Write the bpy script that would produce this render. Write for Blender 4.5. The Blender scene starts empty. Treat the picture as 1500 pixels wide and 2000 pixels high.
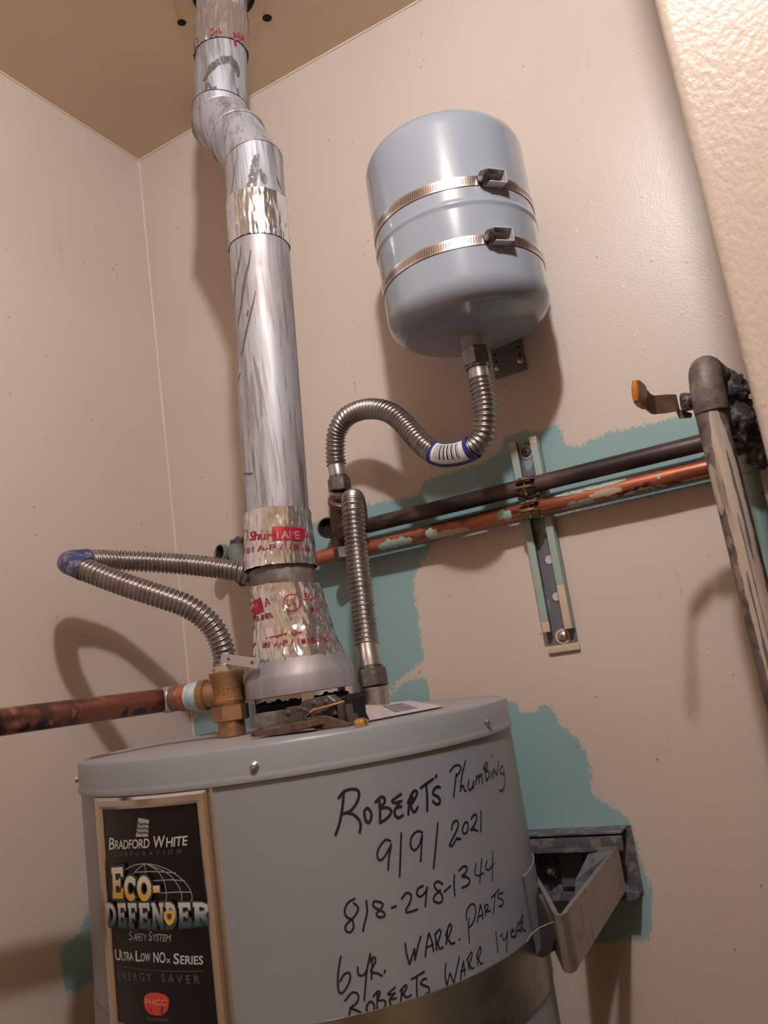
import bpy, bmesh, math, random
import numpy as np
from mathutils import Vector, noise

random.seed(7)
PI = math.pi
scene = bpy.context.scene
COL = scene.collection

# ------------------------------------------------------------------ camera
# Coordinates below are written relative to the camera position (X along the back
# wall, Y into it, Z up); ZC lifts everything so that the floor is at zero.
ZC = 1.72
IW, IH, FPX = 1500.0, 2000.0, 1600.0
YAW, PITCH, ROLL = math.radians(-27.587), math.radians(11.24), math.radians(-8.417)
_f = np.array([math.sin(YAW)*math.cos(PITCH), math.cos(YAW)*math.cos(PITCH), math.sin(PITCH)])
_r0 = np.array([math.cos(YAW), -math.sin(YAW), 0.0])
_u0 = np.cross(_r0, _f)
_r = math.cos(ROLL)*_r0 + math.sin(ROLL)*_u0
_u = -math.sin(ROLL)*_r0 + math.cos(ROLL)*_u0
cam = bpy.data.cameras.new('camera')
cam.sensor_fit = 'HORIZONTAL'
cam.sensor_width = 36.0
cam.lens = FPX/IW*36.0
cam.clip_start = 0.02
cam.dof.use_dof = True
cam.dof.focus_distance = 1.3
cam.dof.aperture_fstop = 16.0
camo = bpy.data.objects.new('camera', cam)
COL.objects.link(camo)
import mathutils
camo.matrix_world = mathutils.Matrix(((_r[0], _u[0], -_f[0], 0), (_r[1], _u[1], -_f[1], 0), (_r[2], _u[2], -_f[2], ZC), (0, 0, 0, 1)))
scene.camera = camo

# ------------------------------------------------------------------ world, lamp, exposure
world = bpy.data.worlds.new('world')
scene.world = world
world.use_nodes = True
world.node_tree.nodes['Background'].inputs[0].default_value = (0.5, 0.5, 0.5, 1)
world.node_tree.nodes['Background'].inputs[1].default_value = 0.02
bulb = bpy.data.lights.new('ceiling_bulb', 'POINT')
bulb.energy = 53.5
bulb.color = (1.0, 0.97, 0.985)
bulb.shadow_soft_size = 0.032
bulbo = bpy.data.objects.new('ceiling_bulb', bulb)
bulbo.location = (0.012, 0.16, 1.225 + ZC)
COL.objects.link(bulbo)
scene.view_settings.view_transform = 'Standard'
scene.view_settings.look = 'None'
scene.view_settings.gamma = 1.0
scene.view_settings.use_curve_mapping = False
scene.view_settings.exposure = 0.0


# ------------------------------------------------------------------ geometry helpers
def ray(px, py):
    return _f + (px - IW/2)/FPX*_r - (py - IH/2)/FPX*_u

def atY(px, py, y):
    d = ray(px, py); return Vector(d*y/d[1])

def atZ(px, py, z):
    d = ray(px, py); return Vector(d*z/d[2])

def atX(px, py, x):
    d = ray(px, py); return Vector(d*x/d[0])

def on_cyl(px, py, cx, cy, R):
    d = ray(px, py)
    a = d[0]**2 + d[1]**2; b = -2*(d[0]*cx + d[1]*cy); c = cx*cx + cy*cy - R*R
    D = max(b*b - 4*a*c, 0.0)
    p = d*(-b - math.sqrt(D))/(2*a)
    return math.atan2(p[0]-cx, -(p[1]-cy)), p[2]      # angle from the -Y side, height

def proj(p):
    p = np.array(p); a = p @ _f
    return IW/2 + FPX*(p @ _r)/a, IH/2 - FPX*(p @ _u)/a

ORG = {}

class MB:
    def __init__(s):
        s.v = []; s.f = []; s.attr = {}
    def add(s, vs, fs):
        o = len(s.v)
        s.v += [Vector(v) for v in vs]
        s.f += [tuple(i + o for i in f) for f in fs]
        return o
    def grid(s, rows, closeu=False, closev=False):
        n, m = len(rows), len(rows[0])
        vs = [p for r in rows for p in r]; fs = []
        for i in range(n if closev else n-1):
            for j in range(m if closeu else m-1):
                a, b = i*m + j, i*m + (j+1) % m
                c, d = ((i+1) % n)*m + (j+1) % m, ((i+1) % n)*m + j
                fs.append((a, b, c, d))
        s.add(vs, fs)
    def tube(s, pts, rad, seg=16, caps=True, squash=None):
        pts = [Vector(p) for p in pts]; n = len(pts)
        rad = rad if isinstance(rad, (list, tuple)) else [rad]*n
        rows = []
        for i, (P, T, U, V) in enumerate(frames(pts)):
            rows.append([P + (U*math.cos(2*PI*k/seg) + V*math.sin(2*PI*k/seg))*rad[i] for k in range(seg)])
        s.grid(rows, closeu=True)
        if caps:
            o = len(s.v) - n*seg
            s.f.append(tuple(o + k for k in range(seg))[::-1])
            s.f.append(tuple(o + (n-1)*seg + k for k in range(seg)))
    def lathe(s, P, axis, prof, seg=32, cap0=True, cap1=True):
        P = Vector(P); T = Vector(axis).normalized(); U, V = basis(T)
        rows = [[P + T*h + (U*math.cos(2*PI*k/seg) + V*math.sin(2*PI*k/seg))*r for k in range(seg)] for r, h in prof]
        s.grid(rows, closeu=True)
        o = len(s.v) - len(prof)*seg
        if cap0: s.f.append(tuple(o + k for k in range(seg))[::-1])
        if cap1: s.f.append(tuple(o + (len(prof)-1)*seg + k for k in range(seg)))
    def box(s, c, d, X=(1, 0, 0), Y=(0, 1, 0), Z=(0, 0, 1), bevel=0.0):
        c = Vector(c); X, Y, Z = Vector(X).normalized(), Vector(Y).normalized(), Vector(Z).normalized()
        h = [d[0]/2, d[1]/2, d[2]/2]
        b = min(bevel, 0.45*min(d))
        if b <= 0:
            vs = [c + X*h[0]*i + Y*h[1]*j + Z*h[2]*k for i in (-1, 1) for j in (-1, 1) for k in (-1, 1)]
            s.add(vs, [(0, 1, 3, 2), (4, 6, 7, 5), (0, 4, 5, 1), (2, 3, 7, 6), (0, 2, 6, 4), (1, 5, 7, 3)])
            return
        bm = bmesh.new(); bmesh.ops.create_cube(bm, size=1.0)
        for v in bm.verts: v.co = Vector((v.co.x*d[0], v.co.y*d[1], v.co.z*d[2]))
        bmesh.ops.bevel(bm, geom=list(bm.edges), offset=b, segments=2, profile=0.7, affect='EDGES')
        bm.verts.index_update()
        s.add([c + X*v.co.x + Y*v.co.y + Z*v.co.z for v in bm.verts], [tuple(v.index for v in f.verts) for f in bm.faces])
        bm.free()
    def prism(s, poly, ext, bevel=0.0):
        ext = Vector(ext); n = len(poly); poly = [Vector(p) for p in poly]
        if bevel > 0:
            c = sum(poly, Vector())/n
            ins = [p + (c - p).normalized()*bevel for p in poly]
            e = ext.normalized()*bevel
            rows = [[p for p in ins], [p + e for p in poly], [p + ext - e for p in poly], [p + ext for p in ins]]
        else:
            rows = [poly, [p + ext for p in poly]]
        s.grid(rows, closeu=True)
        o = len(s.v) - len(rows)*n
        s.f.append(tuple(o + k for k in range(n))[::-1]); s.f.append(tuple(o + (len(rows)-1)*n + k for k in range(n)))
    def build(s, name, mat, parent=None, origin=None, smooth=True, angle=38, kind=None, recalc=True):
        if parent is not None:
            org = ORG[parent.name]
        elif origin is not None:
            org = Vector(origin)
        else:
            zs = min(v.z for v in s.v); c = sum(s.v, Vector())/len(s.v); org = Vector((c.x, c.y, zs))
        me = bpy.data.meshes.new(name)
        me.from_pydata([v - org for v in s.v], [], s.f)
        me.update()
        if recalc:
            bm = bmesh.new(); bm.from_mesh(me); bmesh.ops.recalc_face_normals(bm, faces=bm.faces); bm.to_mesh(me); bm.free()
        for k, vals in s.attr.items():
            a = me.attributes.new(k, 'FLOAT', 'POINT'); a.data.foreach_set('value', vals)
        if smooth:
            me.polygons.foreach_set('use_smooth', [True]*len(me.polygons))
            me.set_sharp_from_angle(angle=math.radians(angle))
        me.materials.append(mat)
        o = bpy.data.objects.new(name, me)
        COL.objects.link(o)
        if parent is not None: o.parent = parent
        else: o.location = org + Vector((0, 0, ZC))
        ORG[o.name] = org
        if kind: o['kind'] = kind
        return o

def basis(T):
    a = Vector((0, 0, 1)) if abs(T.z) < 0.9 else Vector((1, 0, 0))
    U = T.cross(a).normalized(); return U, T.cross(U).normalized()

def frames(pts):
    n = len(pts); out = []; U = None
    for i in range(n):
        T = (pts[min(i+1, n-1)] - pts[max(i-1, 0)]).normalized()
        if U is None: U, V = basis(T)
        else:
            U = (U - T*U.dot(T)).normalized(); V = T.cross(U)
        out.append((pts[i], T, U, V))
    return out

def spline(ctrl, ds):
    c = [Vector(p) for p in ctrl]
    c = [c[0]*2 - c[1]] + c + [c[-1]*2 - c[-2]]
    fine = []
    for i in range(1, len(c)-2):
        p0, p1, p2, p3 = c[i-1:i+3]
        for k in range(40):
            t = k/40
            fine.append(0.5*(2*p1 + (p2-p0)*t + (2*p0 - 5*p1 + 4*p2 - p3)*t*t + (3*p1 - p0 - 3*p2 + p3)*t**3))
    fine.append(c[-2])
    L = [0.0]
    for a, b in zip(fine, fine[1:]): L.append(L[-1] + (b-a).length)
    n = max(2, int(L[-1]/ds)); out = []; j = 0
    for k in range(n+1):
        s = L[-1]*k/n
        while j < len(L)-2 and L[j+1] < s: j += 1
        t = (s - L[j])/max(L[j+1]-L[j], 1e-9)
        out.append(fine[j].lerp(fine[j+1], min(max(t, 0), 1)))
    return out

def thing(name, label, cat, origin, group=None):
    o = bpy.data.objects.new(name, None); COL.objects.link(o)
    o.empty_display_size = 0.02
    o.location = Vector(origin) + Vector((0, 0, ZC)); ORG[o.name] = Vector(origin)
    return tag(o, label, cat, group)

def tag(o, label, cat, group=None):
    o['label'] = label; o['category'] = cat
    if group: o['group'] = group
    return o

# ------------------------------------------------------------------ material helpers
class Mat:
    def __init__(s, name, base, rough=0.5, metal=0.0, spec=0.5, coat=0.0):
        s.m = bpy.data.materials.new(name); s.m.use_nodes = True
        s.t = s.m.node_tree; s.b = s.t.nodes['Principled BSDF']
        s.col = None; s.nrm = None
        s.base = tuple(base) + (1,)
        s.b.inputs['Base Color'].default_value = s.base
        s.b.inputs['Roughness'].default_value = rough
        s.b.inputs['Metallic'].default_value = metal
        s.b.inputs['Specular IOR Level'].default_value = spec
        s.b.inputs['Coat Weight'].default_value = coat
        s.tc = s.t.nodes.new('ShaderNodeTexCoord')
    def n(s, typ, **kw):
        nd = s.t.nodes.new(typ)
        for k, v in kw.items(): setattr(nd, k, v)
        return nd
    def l(s, a, b): s.t.links.new(a, b)
    def coords(s, scale=(1, 1, 1)):
        mp = s.n('ShaderNodeMapping'); mp.inputs['Scale'].default_value = scale
        s.l(s.tc.outputs['Object'], mp.inputs['Vector']); return mp.outputs[0]
    def noise(s, scale, detail=3, rough=0.55, stretch=(1, 1, 1), distort=0.0):
        nd = s.n('ShaderNodeTexNoise'); nd.inputs['Scale'].default_value = scale
        nd.inputs['Detail'].default_value = detail; nd.inputs['Roughness'].default_value = rough
        nd.inputs['Distortion'].default_value = distort
        s.l(s.coords(stretch), nd.inputs['Vector']); return nd.outputs['Fac']
    def ramp(s, fac, lo, hi):
        mr = s.n('ShaderNodeMapRange'); mr.interpolation_type = 'SMOOTHSTEP'
        mr.inputs['From Min'].default_value = lo; mr.inputs['From Max'].default_value = hi
        s.l(fac, mr.inputs['Value']); return mr.outputs[0]
    def mul(s, a, b):
        m = s.n('ShaderNodeMath', operation='MULTIPLY'); s.l(a, m.inputs[0])
        if isinstance(b, (int, float)): m.inputs[1].default_value = b
        else: s.l(b, m.inputs[1])
        return m.outputs[0]
    def mix(s, fac, color):
        mx = s.n('ShaderNodeMix', data_type='RGBA')
        if isinstance(fac, (int, float)): mx.inputs[0].default_value = fac
        else: s.l(fac, mx.inputs[0])
        if s.col is None: mx.inputs[6].default_value = s.base
        else: s.l(s.col, mx.inputs[6])
        mx.inputs[7].default_value = tuple(color) + (1,)
        s.col = mx.outputs[2]; s.l(s.col, s.b.inputs['Base Color']); return s
    def blotch(s, color, scale, lo, hi, amt=1.0, stretch=(1, 1, 1), detail=4):
        return s.mix(s.mul(s.ramp(s.noise(scale, detail, stretch=stretch), lo, hi), amt), color)
    def bump(s, fac, strength, dist):
        bp = s.n('ShaderNodeBump'); bp.inputs['Strength'].default_value = strength; bp.inputs['Distance'].default_value = dist
        s.l(fac, bp.inputs['Height'])
        if s.nrm is not None: s.l(s.nrm, bp.inputs['Normal'])
        s.nrm = bp.outputs[0]; s.l(s.nrm, s.b.inputs['Normal']); return s
    def nbump(s, scale, strength, dist=0.001, stretch=(1, 1, 1), detail=3):
        return s.bump(s.noise(scale, detail, stretch=stretch), strength, dist)
    def rvar(s, lo, hi, scale, stretch=(1, 1, 1)):
        mr = s.n('ShaderNodeMapRange'); s.l(s.noise(scale, 4, stretch=stretch), mr.inputs['Value'])
        mr.inputs['From Min'].default_value = 0.3; mr.inputs['From Max'].default_value = 0.7
        mr.inputs['To Min'].default_value = lo; mr.inputs['To Max'].default_value = hi
        s.l(mr.outputs[0], s.b.inputs['Roughness']); return s

BEIGE = (0.605, 0.515, 0.455)
TEAL = (0.25, 0.395, 0.405)
def wall_paint(name, base=BEIGE, peel=330, pstr=0.22, rough=0.36, teal=False, specks=True):
    m = Mat(name, base, rough, spec=0.45)
    m.blotch((base[0]*0.93, base[1]*0.9, base[2]*0.86), 2.2, 0.4, 0.65, 0.5)
    if teal:
        at = m.n('ShaderNodeAttribute', attribute_name='sd').outputs['Fac']
        nz = m.noise(120, 4, 0.7, (1, 1, 0.6))
        ad = m.n('ShaderNodeMath', operation='MULTIPLY_ADD'); m.l(nz, ad.inputs[0]); ad.inputs[1].default_value = 0.014; ad.inputs[2].default_value = -0.007
        sm = m.n('ShaderNodeMath', operation='ADD'); m.l(at, sm.inputs[0]); m.l(ad.outputs[0], sm.inputs[1])
        nz2 = m.noise(420, 2, 0.6, (1, 1, 0.35))
        a2 = m.n('ShaderNodeMath', operation='MULTIPLY_ADD'); m.l(nz2, a2.inputs[0]); a2.inputs[1].default_value = 0.022; a2.inputs[2].default_value = -0.011
        sm2 = m.n('ShaderNodeMath', operation='ADD'); m.l(sm.outputs[0], sm2.inputs[0]); m.l(a2.outputs[0], sm2.inputs[1])
        m.mix(m.ramp(sm2.outputs[0], -0.0010, 0.0014), TEAL)
        # thin brushed beige streaks over the old paint near its edge
    if specks:
        vo = m.n('ShaderNodeTexVoronoi'); vo.inputs['Scale'].default_value = 38; m.l(m.coords((1, 1, 0.8)), vo.inputs['Vector'])
        sp = m.ramp(vo.outputs['Distance'], 0.085, 0.04)
        gate = m.ramp(m.noise(17, 3), 0.5, 0.57)
        st_ = m.mul(m.ramp(m.noise(70, 3, stretch=(1, 1, 0.06)), 0.64, 0.72), m.ramp(m.noise(150, 3), 0.5, 0.6))
        m.mix(m.mul(m.mul(st_, m.ramp(m.noise(5, 2), 0.48, 0.6)), 0.45), (0.25, 0.17, 0.11))
        m.mix(m.mul(m.mul(sp, gate), 0.75), (0.16, 0.095, 0.06))
        m.bump(m.ramp(vo.outputs['Distance'], 0.12, 0.04), 0.25, 0.0012)
    m.nbump(peel, pstr, 0.0016, (1, 1, 0.7), 2)
    m.nbump(40, 0.12, 0.002, (1, 1, 1), 2)
    return m.m

M = {}
M['wall'] = wall_paint('beige wall paint')
M['wall_outer'] = wall_paint('tan wall paint', (0.7, 0.5, 0.29), specks=False)
M['wall_teal'] = wall_paint('beige paint over old teal', teal=True)
M['panel'] = wall_paint('rough beige paint', (0.53, 0.45, 0.39), peel=210, pstr=0.5, rough=0.33, specks=False)
M['ceiling'] = wall_paint('ceiling paint', (0.72, 0.57, 0.4), peel=120, pstr=0.08, rough=0.5, specks=False)
M['caulk'] = Mat('pale caulk', (0.72, 0.6, 0.48), 0.5).m
M['floor'] = Mat('worn brown floor', (0.17, 0.12, 0.08), 0.7).blotch((0.11, 0.08, 0.06), 6, 0.4, 0.6).m
def galv(name, base=(0.46, 0.47, 0.52), dark=0.7):
    m = Mat(name, base, 0.55, 0.5)
    m.blotch((0.27, 0.255, 0.265), 45, 0.47, 0.62, 0.75, (1, 1, 0.09)); m.blotch((0.2, 0.18, 0.185), 190, 0.55, 0.63, 0.6 if dark > 0.5 else 0.2, (1, 1, 0.05))
    m.blotch((0.15, 0.13, 0.14), 60, 0.6, 0.68, dark, (1, 1, 0.1))
    m.blotch((0.33, 0.27, 0.25), 12, 0.48, 0.68, 0.6, (1, 1, 0.4))
    m.rvar(0.46, 0.64, 40, (1, 1, 0.2)); m.nbump(180, 0.06, 0.0005, (1, 1, 0.2))
    return m.m
M['galv'] = galv('galvanised duct steel')
M['galv_hood'] = galv('dull galvanised hood', (0.33, 0.34, 0.38), 0.2)
M['collar'] = Mat('dusty dark collar', (0.17, 0.15, 0.145), 0.6, 0.5).blotch((0.28, 0.25, 0.23), 90, 0.45, 0.6, 0.7).m
M['stain'] = Mat('dark stain', (0.13, 0.11, 0.115), 0.6, 0.3).m
M['soot'] = Mat('smoky stain', (0.1, 0.093, 0.097), 0.6, 0.3).blotch((0.28, 0.27, 0.28), 300, 0.5, 0.6, 0.7, (1, 1, 0.2)).m
foil = Mat('aluminium foil tape', (0.72, 0.715, 0.745), 0.2, 0.9)
foil.nbump(120, 0.5, 0.003, (1, 1, 0.2), 2); foil.nbump(38, 0.7, 0.006, (1, 1, 0.3), 2); foil.rvar(0.1, 0.26, 60)
M['foil'] = foil.m
M['foilprint'] = Mat('red tape print', (0.36, 0.015, 0.04), 0.35, 0.2).m
M['foilwhite'] = Mat('bare foil lettering', (0.7, 0.46, 0.47), 0.3, 0.5).m
M['tank'] = Mat('grey blue tank enamel', (0.292, 0.333, 0.395), 0.19, 0.0, 0.55, 0.4).nbump(25, 0.03, 0.002).m
M['sealant'] = Mat('thread sealant', (0.3, 0.3, 0.32), 0.5).nbump(300, 0.6, 0.002).m
M['stainless'] = Mat('stainless band', (0.68, 0.61, 0.57), 0.27, 1.0).m
M['slot'] = Mat('dark slot', (0.1, 0.08, 0.08), 0.5, 0.6).m
M['steel'] = Mat('bright steel', (0.62, 0.6, 0.6), 0.28, 1.0).m
M['housing'] = Mat('bright clamp housing', (0.74, 0.72, 0.71), 0.38, 0.45).m
M['darksteel'] = Mat('dark oxidised steel', (0.16, 0.14, 0.145), 0.36, 0.85).blotch((0.27, 0.23, 0.22), 80, 0.5, 0.65, 0.6).m
hose = Mat('corrugated stainless', (0.4, 0.365, 0.35), 0.33, 0.95)
hose.blotch((0.25, 0.2, 0.19), 60, 0.48, 0.66, 0.6); M['hose'] = hose.m
M['cuff'] = Mat('smooth hose cuff', (0.5, 0.45, 0.42), 0.33, 0.9).blotch((0.3, 0.23, 0.2), 60, 0.5, 0.7, 0.5).m
M['blue'] = Mat('dark blue sticker', (0.02, 0.03, 0.2), 0.4).m
M['bluedust'] = Mat('dusty blue sticker', (0.03, 0.04, 0.15), 0.5).blotch((0.24, 0.22, 0.24), 70, 0.46, 0.58, 0.75).m
M['white'] = Mat('white sticker', (0.72, 0.7, 0.71), 0.5).m
M['black'] = Mat('black print', (0.01, 0.01, 0.012), 0.5).m
M['nutdark'] = Mat('dark plated nut', (0.17, 0.16, 0.17), 0.3, 0.9).blotch((0.4, 0.38, 0.38), 90, 0.55, 0.68, 0.6).m
def pipe_mat(name, base, spots, metal=0.55, rough=0.42):
    m = Mat(name, base, rough, metal)
    for c, sc, lo, hi, am, st in spots: m.blotch(c, sc, lo, hi, am, st)
    m.nbump(160, 0.15, 0.0012)
    return m.m
M['blackpipe'] = pipe_mat('dark brown steel pipe', (0.065, 0.042, 0.04), [((0.15, 0.095, 0.08), 30, 0.48, 0.68, 0.7, (0.3, 1, 1)), ((0.02, 0.015, 0.016), 22, 0.5, 0.62, 0.8, (0.3, 1, 1))], 0.4, 0.45)
M['copper'] = pipe_mat('orange copper', (0.46, 0.155, 0.08), [((0.2, 0.075, 0.045), 26, 0.5, 0.68, 0.8, (0.25, 1, 1)), ((0.05, 0.03, 0.028), 40, 0.6, 0.68, 0.9, (0.4, 1, 1))], 0.6, 0.36)
M['copperdark'] = pipe_mat('tarnished copper', (0.23, 0.09, 0.062), [((0.075, 0.04, 0.035), 20, 0.45, 0.56, 0.9, (0.5, 1, 1)), ((0.5, 0.24, 0.17), 34, 0.56, 0.64, 0.6, (0.5, 1, 1)), ((0.035, 0.03, 0.06), 38, 0.58, 0.63, 0.9, (0.8, 1, 1))], 0.7, 0.34)
M['tealchip'] = Mat('chipped teal paint', (0.3, 0.43, 0.39), 0.5).blotch((0.45, 0.42, 0.33), 60, 0.45, 0.6, 0.6).nbump(200, 0.3, 0.001).m
M['beigechip'] = Mat('chipped beige paint', (0.5, 0.4, 0.28), 0.5).nbump(200, 0.3, 0.001).m
M['tealpipe'] = Mat('teal painted pipe', (0.24, 0.36, 0.335), 0.4).blotch((0.33, 0.36, 0.26), 14, 0.5, 0.65, 0.7).blotch((0.03, 0.03, 0.03), 90, 0.68, 0.72, 0.9).nbump(120, 0.2, 0.001).m
M['tealdull'] = Mat('dusty dull teal fitting', (0.15, 0.2, 0.185), 0.55).blotch((0.25, 0.23, 0.2), 90, 0.5, 0.64, 0.8).m
M['tealstrut'] = Mat('teal painted strut', (0.3, 0.4, 0.37), 0.5).blotch((0.42, 0.37, 0.27), 40, 0.52, 0.62, 0.5, (1, 1, 0.4)).nbump(200, 0.25, 0.001).m
M['creamstrut'] = Mat('cream painted strut', (0.55, 0.44, 0.32), 0.5).nbump(200, 0.25, 0.001).m
M['strutbare'] = Mat('bare grey strut', (0.13, 0.14, 0.165), 0.5, 0.3).blotch((0.05, 0.05, 0.06), 45, 0.5, 0.65, 0.8).m
M['strutback'] = Mat('half painted strut back', (0.14, 0.15, 0.18), 0.5, 0.2).blotch((0.27, 0.37, 0.36), 22, 0.52, 0.58, 0.9, (1, 1, 0.5)).m
M['clamp'] = Mat('brown pipe clamp', (0.16, 0.1, 0.085), 0.5, 0.5).blotch((0.3, 0.2, 0.14), 90, 0.5, 0.65, 0.6).m
M['clampgold'] = Mat('yellow plated clamp', (0.34, 0.23, 0.13), 0.4, 0.6).blotch((0.15, 0.1, 0.08), 90, 0.5, 0.65, 0.7).m
M['brass'] = Mat('dull brass', (0.4, 0.235, 0.125), 0.42, 0.75).blotch((0.28, 0.155, 0.085), 50, 0.45, 0.65, 0.6).nbump(260, 0.12, 0.0006).m
M['brassbright'] = Mat('bright brass', (0.65, 0.4, 0.13), 0.3, 0.9).m
M['bronze'] = Mat('brown bronze', (0.23, 0.13, 0.095), 0.42, 0.6).blotch((0.12, 0.075, 0.06), 50, 0.45, 0.65, 0.6).m
M['solder'] = Mat('silver solder', (0.6, 0.55, 0.52), 0.32, 0.9).nbump(200, 0.4, 0.001).m
M['thread_tape'] = Mat('pale blue thread sealant', (0.34, 0.43, 0.47), 0.55).blotch((0.6, 0.58, 0.55), 90, 0.5, 0.62, 0.7).nbump(150, 0.4, 0.002).m
M['dusty'] = Mat('thick grey dust', (0.085, 0.072, 0.074), 0.95, 0.0, 0.1).blotch((0.26, 0.225, 0.225), 70, 0.46, 0.6, 0.9).nbump(420, 0.9, 0.004).m
M['ragged'] = Mat('black charred insulation', (0.018, 0.016, 0.016), 0.95, 0, 0.1).nbump(400, 0.9, 0.003).m
M['rust'] = Mat('rusty brown iron', (0.13, 0.075, 0.052), 0.6, 0.3).blotch((0.055, 0.042, 0.04), 110, 0.45, 0.62, 0.85).nbump(300, 0.4, 0.001).m
M['iron'] = Mat('dusty dark iron', (0.085, 0.073, 0.072), 0.5, 0.4).blotch((0.19, 0.15, 0.13), 150, 0.5, 0.68, 0.6).nbump(300, 0.3, 0.001).m
M['copperrod'] = Mat('copper wire', (0.75, 0.4, 0.25), 0.3, 1.0).m
heater = Mat('grey heater enamel', (0.23, 0.252, 0.29), 0.34, 0.0, 0.5)
heater.blotch((0.215, 0.228, 0.255), 5, 0.45, 0.7, 0.4); heater.nbump(60, 0.03, 0.0008); M['heater'] = heater.m
lid = Mat('dusty heater lid', (0.28, 0.28, 0.295), 0.42)
lid.blotch((0.36, 0.3, 0.28), 20, 0.5, 0.62, 0.6); lid.blotch((0.2, 0.17, 0.15), 90, 0.66, 0.72, 0.7); M['lid'] = lid.m
M['rimedge'] = Mat('heater cap band', (0.225, 0.245, 0.275), 0.33).blotch((0.2, 0.16, 0.14), 45, 0.7, 0.74, 0.6).m
M['bezel'] = Mat('silver plastic bezel', (0.62, 0.58, 0.54), 0.16, 1.0).m
M['gloss'] = Mat('glossy black panel', (0.005, 0.005, 0.007), 0.3, 0, 0.3).m
def emb(name, c, r=0.5): return Mat(name, c, r).m
M['txt'] = emb('silver lettering', (0.55, 0.54, 0.54)); M['txtdim'] = emb('dim grey lettering', (0.12, 0.12, 0.125))
M['txtgrey'] = emb('grey lettering', (0.36, 0.35, 0.36)); M['redlogo'] = emb('red emblem', (0.55, 0.05, 0.035)); M['goldlogo'] = emb('gold emblem', (0.62, 0.38, 0.08))
M['rule'] = emb('brown rule', (0.09, 0.065, 0.06)); M['pinktxt'] = emb('pale emblem lettering', (0.68, 0.35, 0.32)); M['outline'] = emb('dark outline', (0.03, 0.04, 0.045))
def grad(name, lo, hi):
    m = Mat(name, lo, 0.45)
    at = m.n('ShaderNodeAttribute', attribute_name='g').outputs['Fac']
    m.mix(m.ramp(at, 0.1, 0.9), hi); return m.m
M['gold'] = grad('gold fading lettering', (0.62, 0.36, 0.05), (0.66, 0.62, 0.5))
M['tealfade'] = grad('silver to teal lettering', (0.02, 0.07, 0.085), (0.5, 0.52, 0.54))
M['ink'] = Mat('black marker ink', (0.012, 0.01, 0.02), 0.4).m
M['strap'] = Mat('olive metal strap', (0.3, 0.29, 0.24), 0.3, 0.85).blotch((0.16, 0.16, 0.14), 14, 0.42, 0.62, 0.8).blotch((0.3, 0.3, 0.2), 60, 0.66, 0.72, 0.7).m
M['bracegrey'] = Mat('grey steel brace', (0.31, 0.27, 0.24), 0.38, 0.65).blotch((0.18, 0.15, 0.13), 60, 0.5, 0.7, 0.8).m
M['chanblue'] = Mat('blue grey channel', (0.085, 0.09, 0.11), 0.6, 0.2).blotch((0.26, 0.21, 0.19), 60, 0.48, 0.6, 0.7).nbump(250, 0.5, 0.001).m
M['leaflet'] = Mat('pinkish plastic sleeve', (0.6, 0.52, 0.56), 0.3, 0, 0.5, 0.2).m
M['leafprint'] = Mat('printed lines', (0.22, 0.18, 0.2), 0.5).m
rp = Mat('beige smeared riser', (0.43, 0.35, 0.28), 0.5)
rp.blotch((0.09, 0.075, 0.065), 30, 0.61, 0.65, 0.85, (1, 1, 0.14)); rp.blotch((0.3, 0.24, 0.19), 60, 0.5, 0.62, 0.6, (1, 1, 0.15)); rp.nbump(90, 0.25, 0.0015, (1, 1, 0.2))
M['riser'] = rp.m
M['fitting'] = Mat('dusty brown fitting', (0.15, 0.115, 0.1), 0.55, 0.15).blotch((0.07, 0.055, 0.05), 60, 0.5, 0.62, 0.8).blotch((0.32, 0.27, 0.23), 40, 0.58, 0.66, 0.7).m
M['lever'] = Mat('brown lever steel', (0.15, 0.085, 0.06), 0.4, 0.35).blotch((0.25, 0.17, 0.12), 70, 0.52, 0.66, 0.6).m
M['orange'] = Mat('orange dipped grip', (0.42, 0.13, 0.02), 0.3).blotch((0.2, 0.07, 0.03), 60, 0.55, 0.7, 0.5).m
M['leverface'] = Mat('worn lever face', (0.33, 0.22, 0.16), 0.45, 0.2).m
M['plategrey'] = Mat('grey bracket steel', (0.17, 0.17, 0.165), 0.45, 0.4).m
M['screw'] = Mat('zinc screw', (0.6, 0.55, 0.48), 0.3, 0.9).m
M['screwgold'] = Mat('yellow zinc screw', (0.55, 0.43, 0.2), 0.3, 0.9).m
M['hole'] = Mat('dark hole', (0.012, 0.008, 0.006), 0.9).m
M['palehole'] = Mat('pale wall in slot', (0.55, 0.5, 0.5), 0.6).m

# ------------------------------------------------------------------ room
YB, XL, ZT, ZF = 1.33, -1.21, 1.28, -ZC
def poly_sd(P, polys):
    """signed distance (positive inside) of points P (n,2) to a union of polygons"""
    best = np.full(len(P), -9.0)
    for poly in polys:
        A = np.array(poly); B = np.roll(A, -1, 0)
        d = np.full(len(P), 9.0); ins = np.zeros(len(P), bool)
        for a, b in zip(A, B):
            e = b - a; w = P - a
            t = np.clip((w @ e)/max(e @ e, 1e-12), 0, 1)
            d = np.minimum(d, np.hypot(*(w - t[:, None]*e).T))
            c = ((a[1] <= P[:, 1]) & (b[1] > P[:, 1])) | ((b[1] <= P[:, 1]) & (a[1] > P[:, 1]))
            xi = a[0] + (P[:, 1]-a[1])/(b[1]-a[1] if abs(b[1]-a[1]) > 1e-12 else 1e-12)*e[0]
            ins ^= c & (P[:, 0] < xi)
        best = np.maximum(best, np.where(ins, d, -d))
    return best

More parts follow.
